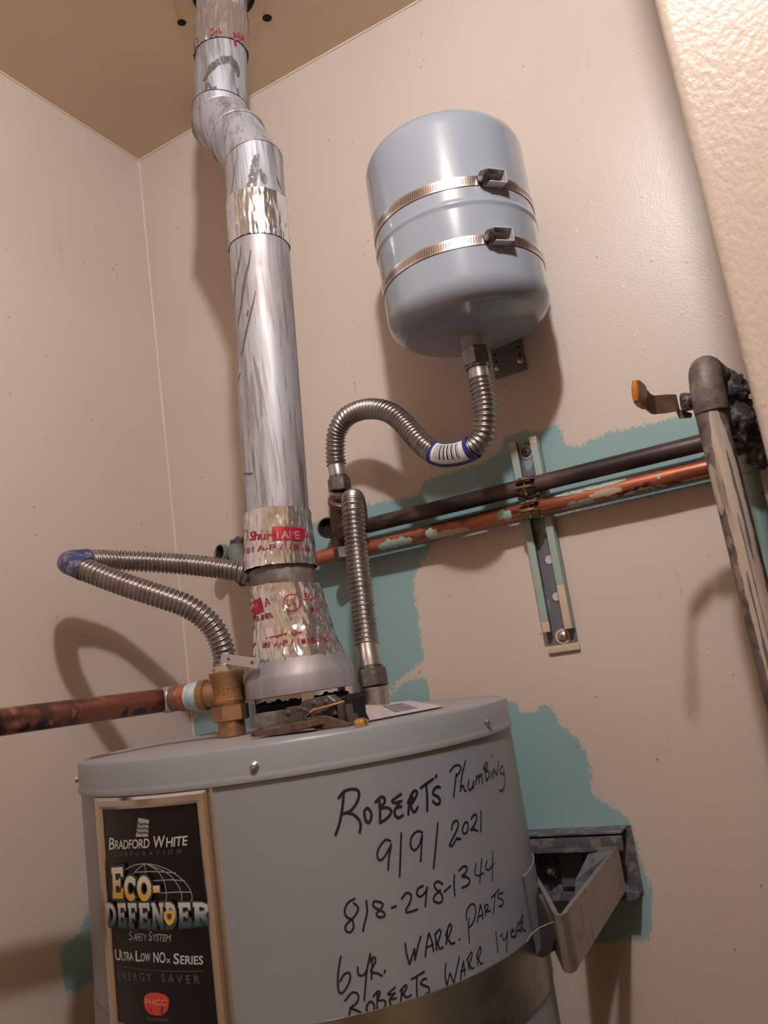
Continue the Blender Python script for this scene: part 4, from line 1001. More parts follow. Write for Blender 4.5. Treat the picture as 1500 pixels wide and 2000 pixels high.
# brown tee joining the black pipe, tank hose and heater hose
tee = thing('pipe_tee', 'brown bronze tee with open dark end beside the vertical hose', 'pipe tee', atY(668, 1095, 1.262))
tz = bz; tx = atY(666, 1030, PYW).x
ta = p1[-1] + d_end*0.016
vx = Vector((tx, PYW - 0.004, tz))
mb = MB(); top_ = ta; dirv = (vx - top_)
mb.tube([top_, top_ + dirv*0.05], 0.0165, 24); mb.build('threaded_neck', M['solder'], tee)
mb = MB(); Ld = dirv.length
mb.lathe(top_ + dirv*0.22, dirv, [(0.021, 0), (0.0225, 0.001), (0.0225, 0.007), (0.0195, 0.009), (0.0185, Ld*0.78 + 0.02), (0.0165, Ld*0.78 + 0.055)], 28); mb.build('tee_body', M['bronze'], tee)
so = atY(639, 1031, PYW - 0.022); sdir = (Vector((0.12, -1, 0.02))).normalized(); sb = so - sdir*0.03
mb = MB(); mb.tube([Vector((tx + 0.005, PYW, tz)), sb.lerp(Vector((tx, PYW, tz)), 0.4), sb], [0.0155, 0.0155, 0.0155], 24)
mb.lathe(sb, sdir, [(0.0155, -0.01), (0.0155, 0.022), (0.0192, 0.023), (0.0192, 0.032), (0.0172, 0.032), (0.0160, 0.026), (0.0145, 0.0), (0.001, -0.004)], 28, True, False)
mb.build('open_stub', M['blackpipe'], tee)
mb = MB(); mb.lathe(so - sdir*0.012, sdir, [(0.0005, 0.0), (0.0145, 0.0002), (0.0165, 0.0135)], 24, False, False); mb.build('dark_bore', M['hole'], tee)
mb = MB(); mb.lathe((tx, PYW, tz), (1, 0, 0), [(0.0185, 0), (0.0185, 0.034), (0.0205, 0.035), (0.0205, 0.043), (0.016, 0.044)], 28); mb.build('tee_arm', M['bronze'], tee)
mb = MB(); q = p2[0]; mb.tube([Vector((tx + 0.006, PYW - 0.01, tz)), q.lerp(Vector((tx + 0.006, PYW - 0.01, tz)), 0.3), q + (p2[3] - p2[0])], [0.016, 0.016, 0.016], 24); mb.build('front_outlet', M['darksteel'], tee)
mb = MB(); hx_ = atY(672, 1092, 1.262)
hex_nut(mb, hx_ + Vector((0, 0, 0.022)), (0.05, 0, -1), 0.017, 0, 0.022); mb.build('lower_plug', M['darksteel'], tee, angle=20)

# left fitting of the copper pipe
lt = thing('pipe_elbow', 'dusty teal and grey pipe fitting with open end behind the flue', 'pipe fitting', (-1.0, PYW, cz))
lo_ = atY(429, 1081, 1.262); ldir = Vector((-0.3, -1, 0.12)).normalized(); ez = lo_.z
mb = MB(); mb.lathe(lo_ - ldir*0.045, ldir, [(0.0165, -0.005), (0.0165, 0.034), (0.019, 0.036), (0.0192, 0.046), (0.0165, 0.0465), (0.0150, 0.04), (0.013, 0.015)], 26, True, False); mb.build('open_stub', M['tealdull'], lt)
mb = MB(); mb.lathe(lo_ - ldir*0.012, ldir, [(0.0005, 0.0), (0.0135, 0.0002), (0.0152, 0.0115)], 24, False, False); mb.build('dark_bore', M['hole'], lt)
ex0 = lo_ - ldir*0.04
mb = MB(); mb.tube([Vector((-0.985, PYW, cz)), Vector((-0.985, PYW - 0.004, cz + 0.02)), Vector((ex0.x + 0.01, 1.287, ez))], 0.0175, 22)
mb.tube([Vector((ex0.x + 0.012, 1.287, ez)), p3[-1] + (p3[-6] - p3[-1])*1.5], [0.021, 0.0175], 22); mb.build('elbow_body', M['tealdull'], lt)
mb = MB(); d3 = (p3[-1] - p3[-10]).normalized(); hex_nut(mb, p3[-1] - d3*0.018, d3, 0.02, 0, 0.024); mb.build('nut', M['nutdark'], lt, angle=20)
def dust_lump(P, r, seed, name, parent, mat, sc=(1, 1, 1)):
    bm = bmesh.new(); bmesh.ops.create_icosphere(bm, subdivisions=4, radius=1.0)
    mb = MB(); vs = []
    for v in bm.verts:
        k = 1 + 0.35*noise.noise(v.co*2.2 + Vector((seed, 0, 0))) + 0.2*noise.noise(v.co*6 + Vector((0, seed, 0))) + 0.12*noise.noise(v.co*15 + Vector((0, 0, seed)))
        vs.append(Vector(P) + Vector((v.co.x*sc[0], v.co.y*sc[1], v.co.z*sc[2]))*r*k)
    bm.verts.index_update(); mb.add(vs, [tuple(v.index for v in f.verts) for f in bm.faces]); bm.free()
    return mb.build(name, mat, parent, angle=70)
dust_lump(atY(468, 1066, 1.285), 0.02, 3.3, 'dust_clump', lt, M['dusty'], (1.2, 0.8, 0.8))
dust_lump(atY(476, 1130, 1.26), 0.014, 5.3, 'dust_clump', lt, M['dusty'])

# ------------------------------------------------------------------ strut channel and clamps
st = thing('strut_channel', 'vertical painted strut channel with round holes screwed to the wall', 'channel', (-0.402, YB, 0.004))
SX0, SX1, SZ0, SZ1, SYF = -0.4265, -0.3775, 0.004, 0.356, 1.3095
def strip(name, mat, x, y, z, bevel=0.001, par=None):
    mb = MB(); mb.box(((x[0]+x[1])/2, (y[0]+y[1])/2, (z[0]+z[1])/2), (x[1]-x[0], y[1]-y[0], z[1]-z[0]), bevel=bevel); return mb.build(name, mat, par or st)
strip('back_plate', M['strutback'], (SX0, SX1), (YB - 0.0035, YB - 0.0008), (SZ0, SZ1), 0)
for nm, x0, x1, sgn in (('l', SX0, SX0 + 0.0025, 1), ('r', SX1 - 0.0025, SX1, -1)):
    zb = SZ0 + 0.028
    strip('side_wall', M['tealstrut'], (x0, x1), (SYF, YB - 0.001), (zb, SZ1), 0.0006)
    lx = (x0, x0 + 0.0125) if sgn > 0 else (x1 - 0.0125, x1)
    zsplit = SZ0 + (0.10 if sgn < 0 else 0.045)
    strip('lip', M['tealstrut'], lx, (SYF - 0.0015, SYF + 0.0025), (zsplit, SZ1 - 0.012), 0.0012)
    strip('lip', M['creamstrut'], lx, (SYF - 0.0015, SYF + 0.0025), (zb, zsplit), 0.0012); strip('lip', M['creamstrut'], lx, (SYF - 0.0015, SYF + 0.0025), (SZ1 - 0.012, SZ1 + 0.001), 0.0012)
    ix = (x0 + 0.0103, x0 + 0.0125) if sgn > 0 else (x1 - 0.0125, x1 - 0.0103)
    strip('return_lip', M['strutbare'], ix, (SYF + 0.002, SYF + 0.009), (zb, SZ1), 0.0005)
mb = MB(); mb.box((-0.402, YB - 0.003, SZ0 - 0.001), (0.053, 0.006, 0.012), bevel=0.002); mb.build('base_tab', M['creamstrut'], st)
def hole_disc(px, py, y, r, mat, name):
    p = atY(px, py, y); mb = MB(); mb.lathe(p, (0, -1, 0), [(r, 0), (r, 0.0004)], 20); mb.build(name, mat, st)
    mb = MB(); mb.lathe(p, (0, -1, 0), [(r + 0.0009, 0), (r + 0.0009, 0.0006), (r, 0.0007), (r, 0)], 20, False, False); mb.build('hole_rim', M['strutbare'], st)
hole_disc(1073, 1093, YB - 0.0038, 0.0072, M['palehole'], 'round_hole'); hole_disc(1087, 1165, YB - 0.0038, 0.0072, M['palehole'], 'round_hole')
for px, py in ((1028, 883), (1099, 1243)):
    p = atY(px, py, YB - 0.0045); mb = MB(); mb.lathe(p + Vector((0, 0.001, 0)), (0, -1, 0), [(0.0125, 0), (0.0125, 0.0014), (0.0055, 0.0016)], 24); w_ = mb.build('washer', M['creamstrut'], st)
    mb = MB(); mb.lathe(p, (0, -1, 0), [(0.0088, 0.0004), (0.0085, 0.002), (0.006, 0.004), (0.002, 0.0048)], 20); sc = mb.build('screw_head', M['screw' if py > 1000 else 'strutbare'], st)
    mb = MB()
    for X_ in (Vector((1, 0, 0.4)), Vector((-0.4, 0, 1))): mb.box(p + Vector((0, -0.0046, 0)), (0.006, 0.0006, 0.0012), X_, (0, 1, 0), Vector((0, 1, 0)).cross(X_))
    mb.build('cross_slot', M['hole'], sc, smooth=False)
def pipe_clamp(z, r, label, mat):
    t = thing('pipe_clamp', label, 'pipe clamp', (-0.402, PYW, z), 'pipe clamps on the strut'); x0, w = -0.402, 0.026
    for sg in (-1, 1):
        mb = MB(); rows = []
        pts = [(PYW + (r + 0.001)*math.sin(a), z + (r + 0.001)*math.cos(a)) for a in np.linspace(PI/2 - sg*PI/2 + sg*0.9, -PI/2*1 + (PI if False else 0) + (0 if sg > 0 else 0), 2)]
        an = np.linspace(0.95*PI if sg < 0 else 0.05*PI, -0.5*PI + (-0.12 if sg < 0 else 0.12) + (0 if sg > 0 else 2*PI*0), 12) if sg > 0 else np.linspace(0.95*PI, 1.5*PI - 0.12, 12)
        for a in an:
            rows.append([Vector((x0 + e*w/2, PYW + (r + q)*math.sin(a), z + (r + q)*math.cos(a))) for e, q in ((-1, 0.0004), (-1, 0.0026), (1, 0.0026), (1, 0.0004))])
        zz = z + sg*0.0028           # ear sticking out towards the room
        rows.append([Vector((x0 + e*w/2, PYW - r - 0.014, zz + q*sg)) for e, q in ((-1, 0.0), (-1, 0.0022), (1, 0.0022), (1, 0.0))])
        mb.grid(rows, closeu=True); o = len(mb.v) - 4; mb.f.append((o, o+1, o+2, o+3))
        mb.build('strap_half', M[mat], t, angle=30)
    mb = MB(); b0 = Vector((x0 + 0.002, PYW - r - 0.0085, z))
    mb.lathe(b0 + Vector((0, 0, -0.019)), Zax, [(0.0022, 0), (0.0022, 0.03)], 10); mb.lathe(b0 + Vector((0, 0, 0.0045)), Zax, [(0.006, 0), (0.006, 0.0012), (0.0045, 0.004)], 12); hex_nut(mb, b0 + Vector((0, 0, -0.009)), Zax, 0.0055, 0, 0.004)
    mb.build('bolt', M['clampgold'], t, angle=25)
    mb = MB(); mb.lathe(b0 + Vector((0, 0.006, 0.0055)), Zax, [(0.0165, 0), (0.0165, 0.002)], 24); mb.lathe(b0 + Vector((0, 0.006, -0.0075)), Zax, [(0.0165, 0), (0.0165, 0.002)], 24); mb.build('flange', M[mat], t)
pipe_clamp(bz, PR, 'brown clamp holding the dark pipe on the strut', 'clamp')
pipe_clamp(cz, PR, 'yellowish clamp holding the orange copper pipe on the strut', 'clampgold')

# ------------------------------------------------------------------ relief valve and its copper outlet
vp_ = atZ(455, 1437, HZT); vx_, vy_ = vp_.x, vp_.y
VZ = lambda py: axis_pt(Vector((vx_, vy_, 0)), Zax, py)
rv = thing('relief_valve', 'brass relief valve with flat silver lever on the heater lid', 'valve', (vx_, vy_, HZT))
mb = MB(); mb.lathe((vx_, vy_, 0), Zax, [(0.0195, HZT), (0.0195, VZ(1408)), (0.0215, VZ(1405))], 32); mb.build('inlet_neck', M['brass'], rv)
mb = MB(); hex_nut(mb, (vx_, vy_, 0), Zax, 0.0265, VZ(1408), VZ(1376), 0.25); mb.build('hex_flats', M['brass'], rv, angle=20)
mb = MB(); mb.lathe((vx_, vy_, 0), Zax, [(0.02, VZ(1378)), (0.0235, VZ(1372)), (0.0245, VZ(1366)), (0.0225, VZ(1360)), (0.0235, VZ(1352)), (0.0235, VZ(1324)), (0.0252, VZ(1321)), (0.0256, VZ(1313)), (0.024, VZ(1311))], 40); body = mb.build('valve_body', M['brass'], rv)
mb = MB(); mb.lathe((vx_, vy_, 0), Zax, [(0.018, VZ(1312)), (0.0175, VZ(1300)), (0.015, VZ(1298))], 24); mb.build('bonnet', M['solder'], rv)
# cast mark: raised frame with squiggle and hex stamp
vth = lambda px, py: on_cyl(px, py, vx_, vy_, 0.0236)
VS = lambda off: (lambda u, v: Vector((vx_ + (0.0236 + off)*math.sin(u/0.0236), vy_ - (0.0236 + off)*math.cos(u/0.0236), v)))
mb = MB()
for pts in ([(432, 1345), (432, 1358)], [(434, 1357), (440, 1346), (443, 1356), (449, 1348), (452, 1355), (458, 1347), (461, 1354), (466, 1346), (476, 1346)], [(434, 1360), (456, 1360), (478, 1356)], [(434, 1342), (456, 1341), (478, 1338)]):
    ribbon(mb, smooth2([(lambda z: Vector((z[0]*0.0236, z[1])))(vth(*p)) for p in pts], 4), 0.0013, VS(0.0006))
mb.build('cast_mark', M['brassbright'], rv, recalc=False)
# lever
l0, l1 = atY(432, 1285, vy_ - 0.006), atY(507, 1296, vy_ - 0.03); ld = (l1 - l0).normalized(); ln = ld.cross(Vector((0.1, -1, 0.15))).normalized(); lf = ln.cross(ld)
mb = MB(); mb.box(l0.lerp(l1, 0.5), ((l1-l0).length, 0.0018, 0.0135), ld, lf, ln, bevel=0.0007); mb.box(l0.lerp(l1, 0.5) + ln*0.007, ((l1-l0).length, 0.006, 0.0012), ld, lf, ln); lv = mb.build('lever', M['steel'], rv, smooth=False)
for k in (0.22, 0.83):
    mb = MB(); mb.lathe(l0.lerp(l1, k) - lf*0.0012 if lf.y > 0 else l0.lerp(l1, k) + lf*0.0012, (0, -1, 0), [(0.0026, -0.001), (0.0022, 0.0012)], 10)
    mb.build('lever_pin', M['darksteel'], lv)
# outlet
oz = VZ(1352); vc = Vector((vx_, vy_, oz))
pipe_dir = None
pa = atY(372, 1361, vy_ - 0.012)
pl_ = atY(0, 1410.5, 0.68)
od = (pa - vc).normalized()
mb = MB(); mb.lathe(vc, od, [(0.019, 0.01), (0.019, 0.032), (0.022, 0.0335), (0.022, 0.044), (0.0195, 0.045)], 32); mb.build('outlet_port', M['brass'], rv)
cpipe = thing('copper_pipe', 'thick tarnished copper outlet pipe running left from the brass valve', 'pipe', pa)
o1 = vc + od*0.0455
mb = MB(); mb.lathe(o1, od, [(0.018, -0.004), (0.0205, 0.0), (0.0205, 0.013), (0.019, 0.016), (0.0195, 0.02)], 28); mb.build('sealant_ring', M['thread_tape'], cpipe)
mb = MB(); mb.lathe(o1 + od*0.020, od, [(0.0185, 0), (0.0198, 0.001), (0.0198, 0.011), (0.018, 0.013)], 28); mb.build('adapter_collar', M['copper'], cpipe)
mb = MB(); mb.lathe(o1 + od*0.033, od, [(0.0175, 0), (0.0182, 0.001), (0.0182, 0.014), (0.0175, 0.016)], 28); mb.build('adapter', M['bronze'], cpipe)
j = o1 + od*0.047
mb = MB(); mb.lathe(j, od, [(0.0183, 0), (0.0193, 0.002), (0.0187, 0.007), (0.0197, 0.011), (0.0185, 0.015)], 28); mb.build('solder_joint', M['solder'], cpipe)
j2 = j + od*0.013; pdir = (pl_ - j2).normalized()
far = j2 + pdir*min(1.6, (XL + 0.004 - j2.x)/pdir.x if pdir.x < -1e-4 else 1.6)
mb = MB(); mb.tube(straight(j2, far, 0.0172, 30), 0.0172, 28); mb.build('pipe_run', M['copperdark'], cpipe)

# ------------------------------------------------------------------ rusty damper mechanism on the lid
mech = thing('damper_mechanism', 'rusty riveted lever mechanism lying on the heater lid under the hood', 'mechanism', atZ(590, 1428, HZT))
my = 0.872
P_ = lambda pts, y=my: [atY(x, yy, y) for x, yy in pts]
mb = MB(); mb.prism(P_([(547, 1392), (560, 1382), (582, 1380), (592, 1367), (640, 1358), (655, 1370), (640, 1386), (608, 1400), (602, 1424), (566, 1427), (550, 1412)]), (0.004, 0.012, 0), 0.0015); mb.build('side_plate', M['iron'], mech, angle=25)
for px, py in ((563, 1392), (587, 1384), (613, 1373), (636, 1370), (570, 1418)):
    p = atY(px, py, my); mb = MB(); mb.lathe(p + Vector((0, 0.001, 0)), (0, -1, 0), [(0.0038, 0), (0.0036, 0.0016), (0.002, 0.0028)], 12); mb.build('rivet', M['iron'], mech)
mb = MB(); mb.prism(P_([(598, 1409), (602, 1401), (612, 1397), (640, 1399), (658, 1405), (684, 1414), (682, 1419), (655, 1421), (634, 1425), (612, 1424)], my - 0.006), (0.001, 0.004, 0), 0.0012); mb.build('cam_lever', M['rust'], mech, angle=25)
mb = MB(); pts = [(487, 1439), (490, 1431), (503, 1426), (535, 1421), (575, 1413), (604, 1409), (606, 1420), (570, 1431), (525, 1441), (495, 1445)]
tp = [atZ(x, y, HZT + 0.007) if y < 1432 else atY(x, y, 0.835) for x, y in pts]
mb.prism([Vector((v.x, min(max(v.y, 0.80), 0.90), max(v.z, HZT + 0.001))) for v in P_(pts, 0.842)], (0.006, 0.03, 0.001), 0.0015); mb.build('paddle', M['rust'], mech, angle=25)
mb = MB(); mb.tube(P_([(616, 1386), (672, 1370)], my - 0.008), 0.0014, 10); mb.tube(P_([(606, 1392), (614, 1386), (620, 1385)], my - 0.006), 0.002, 10); mb.build('copper_rod', M['copperrod'], mech)
mb = MB(); mb.tube(smooth_pts := [atY(x, y, my - 0.004) for x, y in ((592, 1385), (604, 1388), (604, 1396), (596, 1400), (604, 1405), (614, 1402))], 0.0022, 8); mb.build('spring_wire', M['darksteel'], mech)
mb = MB(); mb.prism(P_([(642, 1372), (655, 1362), (664, 1366), (676, 1356), (684, 1364), (686, 1400), (692, 1414), (668, 1419), (652, 1416)], my + 0.012), (0.006, 0.03, 0), 0.003); mb.build('housing', M['ragged'], mech, angle=25)
mb = MB(); mb.prism(P_([(628, 1376), (650, 1372), (656, 1396), (640, 1400), (626, 1392)], my + 0.006), (0.004, 0.02, 0), 0.002); mb.build('housing_arm', M['iron'], mech, angle=25)
for px, py, w, h in ((668, 1392, .008, .022), (684, 1396, .006, .026), (692, 1405, .006, .014)):
    mb = MB(); mb.box(atY(px, py, my + 0.01), (w, 0.008, h), bevel=0.001); mb.build('housing_rib', M['iron'], mech)
mb = MB(); mb.box(atY(530, 1405, 0.905), (0.036, 0.03, 0.020), bevel=0.004); mb.build('pivot_block', M['collar'], mech)
mb = MB(); p = atZ(706, 1418, HZT); mb.lathe(p, Zax, [(0.0085, 0), (0.009, 0.003), (0.0075, 0.007), (0.003, 0.009)], 16); tag(mb.build('brass_knob', M['brassbright']), 'small round brass knob on the front edge of the heater lid', 'knob')
dust_lump(atY(685, 1385, 0.93), 0.008, 7.7, 'dust_clump', mech, M['dusty'])

# leaflet in a plastic sleeve propped against the nipple
lf_ = thing('leaflet_sleeve', 'pinkish plastic leaflet sleeve lying on the heater lid right side', 'leaflet', atZ(716, 1408, HZT))
q0, q1 = atZ(712, 1409, HZT + 0.001), atZ(868, 1379, HZT + 0.001)
q3, q2 = atY(692, 1379, 1.03), atY(800, 1368, 1.14); q2.z = max(q2.z, HZT + 0.004); q2b = atY(866, 1377, q1.y + 0.02); 
Lp_ = lambda u, v: (q0.lerp(q1, u)).lerp(q3.lerp(q2, u), v) + Vector((0, 0, -0.003*math.sin(PI*v)*(1-u)))
mb = MB(); mb.grid([[Lp_(i/16, k/6) for i in range(17)] for k in range(7)]); mb.grid([[Lp_(i/16, k/6) - Vector((0, 0, 0.0012)) for i in range(17)] for k in range(7)]); mb.build('sleeve', M['leaflet'], lf_)
mb = MB()
for k in range(5):
    v = 0.25 + 0.12*k; mb.grid([[Lp_(0.42 + 0.34*i/12, v) + Vector((0, 0, 0.0007)) for i in range(13)], [Lp_(0.42 + 0.34*i/12, v + 0.05) + Vector((0, 0, 0.0007)) for i in range(13)]])
mb.build('printed_lines', M['leafprint'], lf_, recalc=False)
mb = MB(); mb.tube([Lp_(0.40, k/8) + Vector((0, 0, 0.0006)) for k in range(9)], 0.0007, 6); mb.tube([Lp_(0.17, k/8) + Vector((0, 0, 0.0006)) for k in range(9)], 0.0006, 6); mb.build('fold_line', M['white'], lf_)

# ------------------------------------------------------------------ riser, shut-off valve, teal pipe on the right
RY = 1.055; RR = 0.0178
r0, r1 = atY(1398, 850, RY), atY(1516, 1330, RY); rd = (r0 - r1).normalized(); r_bot = r1 - rd*((r1.z - ZF)/rd.z)
ris = thing('riser_pipe', 'vertical brown pipe smeared with beige paint at the right edge', 'pipe', r_bot)
rtop_ = atY(1386, 782, RY)
mb = MB(); mb.tube(straight(r_bot, r0 + rd*0.03, RR, 60), RR, 30); mb.build('pipe_run', M['fitting'], ris)
def pipe_smear(P, T, r, h0, h1, a0, a1, seed, mat, parent, amp=0.25, name='paint_smear'):
    front = (-P); front = (front - T*front.dot(T)).normalized(); side = T.cross(front)
    if side.dot(Vector((1, 0, 0))) < 0: side = -side      # positive angles to the right
    mb = MB(); n = 160; rows = []
    for k in range(n + 1):
        h = h0 + (h1 - h0)*k/n; en = min(1.0, 6*k/n, 6*(1 - k/n))**0.5
        e0 = a0*en + (a0+a1)/2*(1-en) + amp*(noise.noise(Vector((h*16, seed, 0))) + 0.6*noise.noise(Vector((h*60, seed, 3))) + 0.3*noise.noise(Vector((h*190, seed, 5))))
        e1 = a1*en + (a0+a1)/2*(1-en) + amp*(noise.noise(Vector((h*14, seed, 9))) + 0.6*noise.noise(Vector((h*55, seed, 12))) + 0.3*noise.noise(Vector((h*170, seed, 15))))
        e1 = max(e1, e0 + 0.02)
        rows.append([P + T*h + (front*math.cos(e0 + (e1-e0)*j/8) + side*math.sin(e0 + (e1-e0)*j/8))*(r + 0.0006) for j in range(9)])
    mb.grid(rows); return mb.build(name, mat, parent, recalc=False)
pipe_smear(r0, rd, RR, -0.55, 0.05, -0.52, 0.85, 1.3, M['riser'], ris, 0.16)
pipe_smear(r0, rd, RR + 0.0003, -0.50, -0.02, 0.98, 1.12, 4.7, M['black'], ris, 0.05, 'black_streak')
pipe_smear(r0, rd, RR + 0.0005, -0.16, -0.02, 0.35, 0.5, 2.7, M['stain'], ris, 0.06, 'black_streak'); pipe_smear(r0, rd, RR + 0.0005, -0.40, -0.17, -0.25, -0.12, 7.1, M['stain'], ris, 0.07, 'black_streak'); pipe_smear(r0, rd, RR + 0.0005, -0.3, -0.1, 0.1, 0.17, 9.1, M['stain'], ris, 0.05, 'black_streak')
pipe_smear(r0, rd, RR + 0.0002, -0.10, -0.035, -1.2, -0.5, 5.5, M['riser'], ris, 0.12)
mb = MB(); cb = atY(1391, 806, RY); rdd = (rtop_ - cb).normalized()
mb.lathe(cb, rdd, [(0.0185, -0.001), (0.0202, 0.0), (0.0206, 0.002), (0.0203, 0.036), (0.0193, 0.040)], 32); mb.build('elbow_collar', M['fitting'], ris)
e0 = cb + rdd*0.038; back = Vector((0.1, 1, -0.06)).normalized()
pth = [e0 + rdd*0.022*math.sin(a) + back*0.024*(1 - math.cos(a)) for a in np.linspace(0, PI/2, 10)]
pth += [pth[-1] + back*0.02]
mb = MB(); mb.tube(pth, [0.0195]*11, 28); mb.build('elbow', M['fitting'], ris, angle=60)
sv = thing('shutoff_valve', 'dust covered shut-off valve with bent orange tipped lever behind the riser', 'valve', atY(1430, 840, 1.15))
v0 = pth[-1]; v1 = v0 + Vector((0.02, 0.07, -0.03))
mb = MB(); mb.tube(straight(v0 - back*0.004, v0 + back*0.075, 0.02, 10), [0.020, 0.021, 0.021, 0.018, 0.018, 0.02, 0.025, 0.026, 0.026, 0.022, 0.02], 20); mb.build('valve_body', M['dusty'], sv)
dust_lump(atY(1428, 768, 1.12), 0.022, 1.1, 'dust_clump', sv, M['dusty'], (1.0, 1, 1.0)); dust_lump(atY(1437, 812, 1.13), 0.025, 2.1, 'dust_clump', sv, M['dusty'], (0.9, 1, 1.25)); dust_lump(atY(1462, 858, 1.16), 0.022, 4.1, 'dust_clump', sv, M['dusty'], (1.1, 1, 0.85)); dust_lump(atY(1424, 838, 1.15), 0.02, 6.1, 'dust_clump', sv, M['dusty'])
dust_lump(atY(1492, 890, 1.17), 0.02, 8.1, 'dust_clump', sv, M['dusty'], (1, 1, 0.8))
sp = atY(1338, 786, 1.10); mb = MB()
mb.tube([sp + Vector((0.045, 0.03, 0.0)), sp + Vector((0.022, 0.008, 0)), sp], [0.013, 0.012, 0.0115], 16); mb.build('stem', M['darksteel'], sv)
mb = MB(); hex_nut(mb, sp + Vector((0.004, 0, 0)), Vector((-1, -0.25, 0.05)), 0.0125, 0, 0.009); mb.build('stem_nut', M['dusty'], sv, angle=20)
# bent lever: plate swept through (pixel, depth) stations, about 22 mm tall
stn = [((1352, 808), (1350, 816), 1.112), ((1326, 800), (1328, 817), 1.106), ((1319, 771), (1322, 803), 1.098), ((1300, 771), (1306, 806), 1.088), ((1277, 773), (1280, 809), 1.076), ((1270, 771), (1274, 808), 1.066), ((1258, 758), (1260, 797), 1.03), ((1246, 747), (1249, 791), 0.995), ((1240, 745), (1243, 784), 0.982)]
def lever_rows(stations, th, off=0.0):
    rows = []
    for i, (a, b, y) in enumerate(stations):
        A, B_ = atY(*a, y), atY(*b, y)
        pa_, pb_ = stations[max(i-1, 0)], stations[min(i+1, len(stations)-1)]
        T = (atY(*pb_[0], pb_[2]) - atY(*pa_[0], pa_[2])).normalized(); N = T.cross((A - B_).normalized()).normalized()*th/2
        c = (A - B_).normalized()*off
        rows.append([A + N + c, B_ + N - c, B_ - N - c, A - N + c])
    return rows
mb = MB(); R_ = lever_rows(stn, 0.0032); mb.grid(R_, closeu=True); mb.f.append((3, 2, 1, 0)); o = len(mb.v) - 4; mb.f.append((o, o+1, o+2, o+3)); lev = mb.build('lever', M['lever'], sv, angle=30)
mb = MB(); R_ = lever_rows(stn[6:], 0.0062, 0.0015)
mb.grid(R_, closeu=True); mb.f.append((3, 2, 1, 0)); o = len(mb.v) - 4; mb.f.append((o, o+1, o+2, o+3))
tipA, tipB = atY(*stn[-1][0], stn[-1][2]), atY(*stn[-1][1], stn[-1][2]); mb.tube([tipA, tipA.lerp(tipB, 0.3), tipA.lerp(tipB, 0.7), tipB], [0.0032, 0.0046, 0.0046, 0.0032], 14)
mb.build('grip', M['orange'], lev, angle=40)
# teal pipe
TYP = 1.215
t0, t1 = atY(1455, 890, TYP), atY(1500, 1098, TYP); td = (t0 - t1).normalized(); tb = t1 - td*((t1.z - ZF)/td.z)
tp_ = thing('teal_pipe', 'vertical teal painted pipe behind the brown riser', 'pipe', tb)
mb = MB(); mb.tube(straight(tb, t0, 0.0142, 40), 0.0142, 24); mb.build('pipe_run', M['tealpipe'], tp_)
ca = atY(1463, 926, TYP); mb = MB(); mb.lathe(ca, td, [(0.0145, -0.001), (0.0165, 0), (0.0168, 0.002), (0.0168, 0.045), (0.0155, 0.047)], 24); mb.build('coupling', M['tealpipe'], tp_)
mb = MB(); tt = ca + td*0.045; mb.tube([tt, tt + td*0.012, tt + td*0.02 + Vector((0.004, -0.008, 0)), tt + td*0.024 + Vector((0.008, -0.03, 0.002))], [0.0165, 0.018, 0.019, 0.018], 20); mb.build('elbow', M['fitting'], tp_)

# ------------------------------------------------------------------ heater restraint on the wall
cha = thing('wall_channel', 'short dusty blue grey horizontal channel on the wall beside the heater', 'channel', (-0.43, YB, -0.372))
CX0, CX1, CZ1, CZ0, CYF = -0.56, -0.356, -0.276, -0.3735, 1.287
def cbox(name, x, y, z, mat='chanblue', bevel=0.0012): strip(name, M[mat], x, y, z, bevel, cha)
cbox('back_plate', (CX0, CX1 + 0.006), (YB - 0.004, YB - 0.0005), (CZ0, CZ1), 'chanblue', 0)
cbox('top_flange', (CX0, CX1), (CYF, YB - 0.003), (CZ1 - 0.003, CZ1)); cbox('bottom_flange', (CX0, CX1 + 0.004), (CYF, YB - 0.003), (CZ0, CZ0 + 0.003))
cbox('top_lip', (CX0, CX1), (CYF - 0.001, CYF + 0.003), (CZ1 - 0.021, CZ1 - 0.006)); cbox('top_lip_edge', (CX0, CX1 - 0.001), (CYF - 0.0035, CYF + 0.004), (CZ1 - 0.027, CZ1 - 0.021)); cbox('bottom_lip', (CX0, CX1 + 0.004), (CYF - 0.001, CYF + 0.003), (CZ0, CZ0 + 0.012))
for xx in (-0.452, -0.405): cbox('inner_plate', (xx - 0.02, xx + 0.02), (YB - 0.012, YB - 0.005), (CZ0 + 0.012, CZ1 - 0.024), 'plategrey', 0.001)
bq = atY(1078, 1698, YB - 0.012); mb = MB(); mb.lathe(bq, (0, -1, 0), [(0.014, 0), (0.014, 0.002), (0.009, 0.0025)], 20); mb.build('washer', M['chanblue'], cha)
mb = MB(); hex_nut(mb, bq + Vector((0, -0.002, 0)), (0, -1, 0), 0.0095, 0, 0.007); mb.lathe(bq, (0, -1, 0), [(0.0045, 0), (0.0045, 0.013), (0.003, 0.015)], 12); mb.build('bolt', M['bracegrey'], cha, angle=20)
brace = thing('brace_bracket', 'V shaped bent grey steel brace between the heater and the wall channel', 'bracket', (-0.3554, 0.96, -0.357))
BT, BB = -0.2952, -0.357
plan = [(-0.4662, 1.178), (-0.4, 1.05), (-0.3665, 0.981), (-0.3595, 0.9675), (-0.3545, 0.966), (-0.352, 0.972), (-0.3535, 0.99), (-0.358, 1.1), (-0.3655, 1.282)]
mb = MB(); rows = []
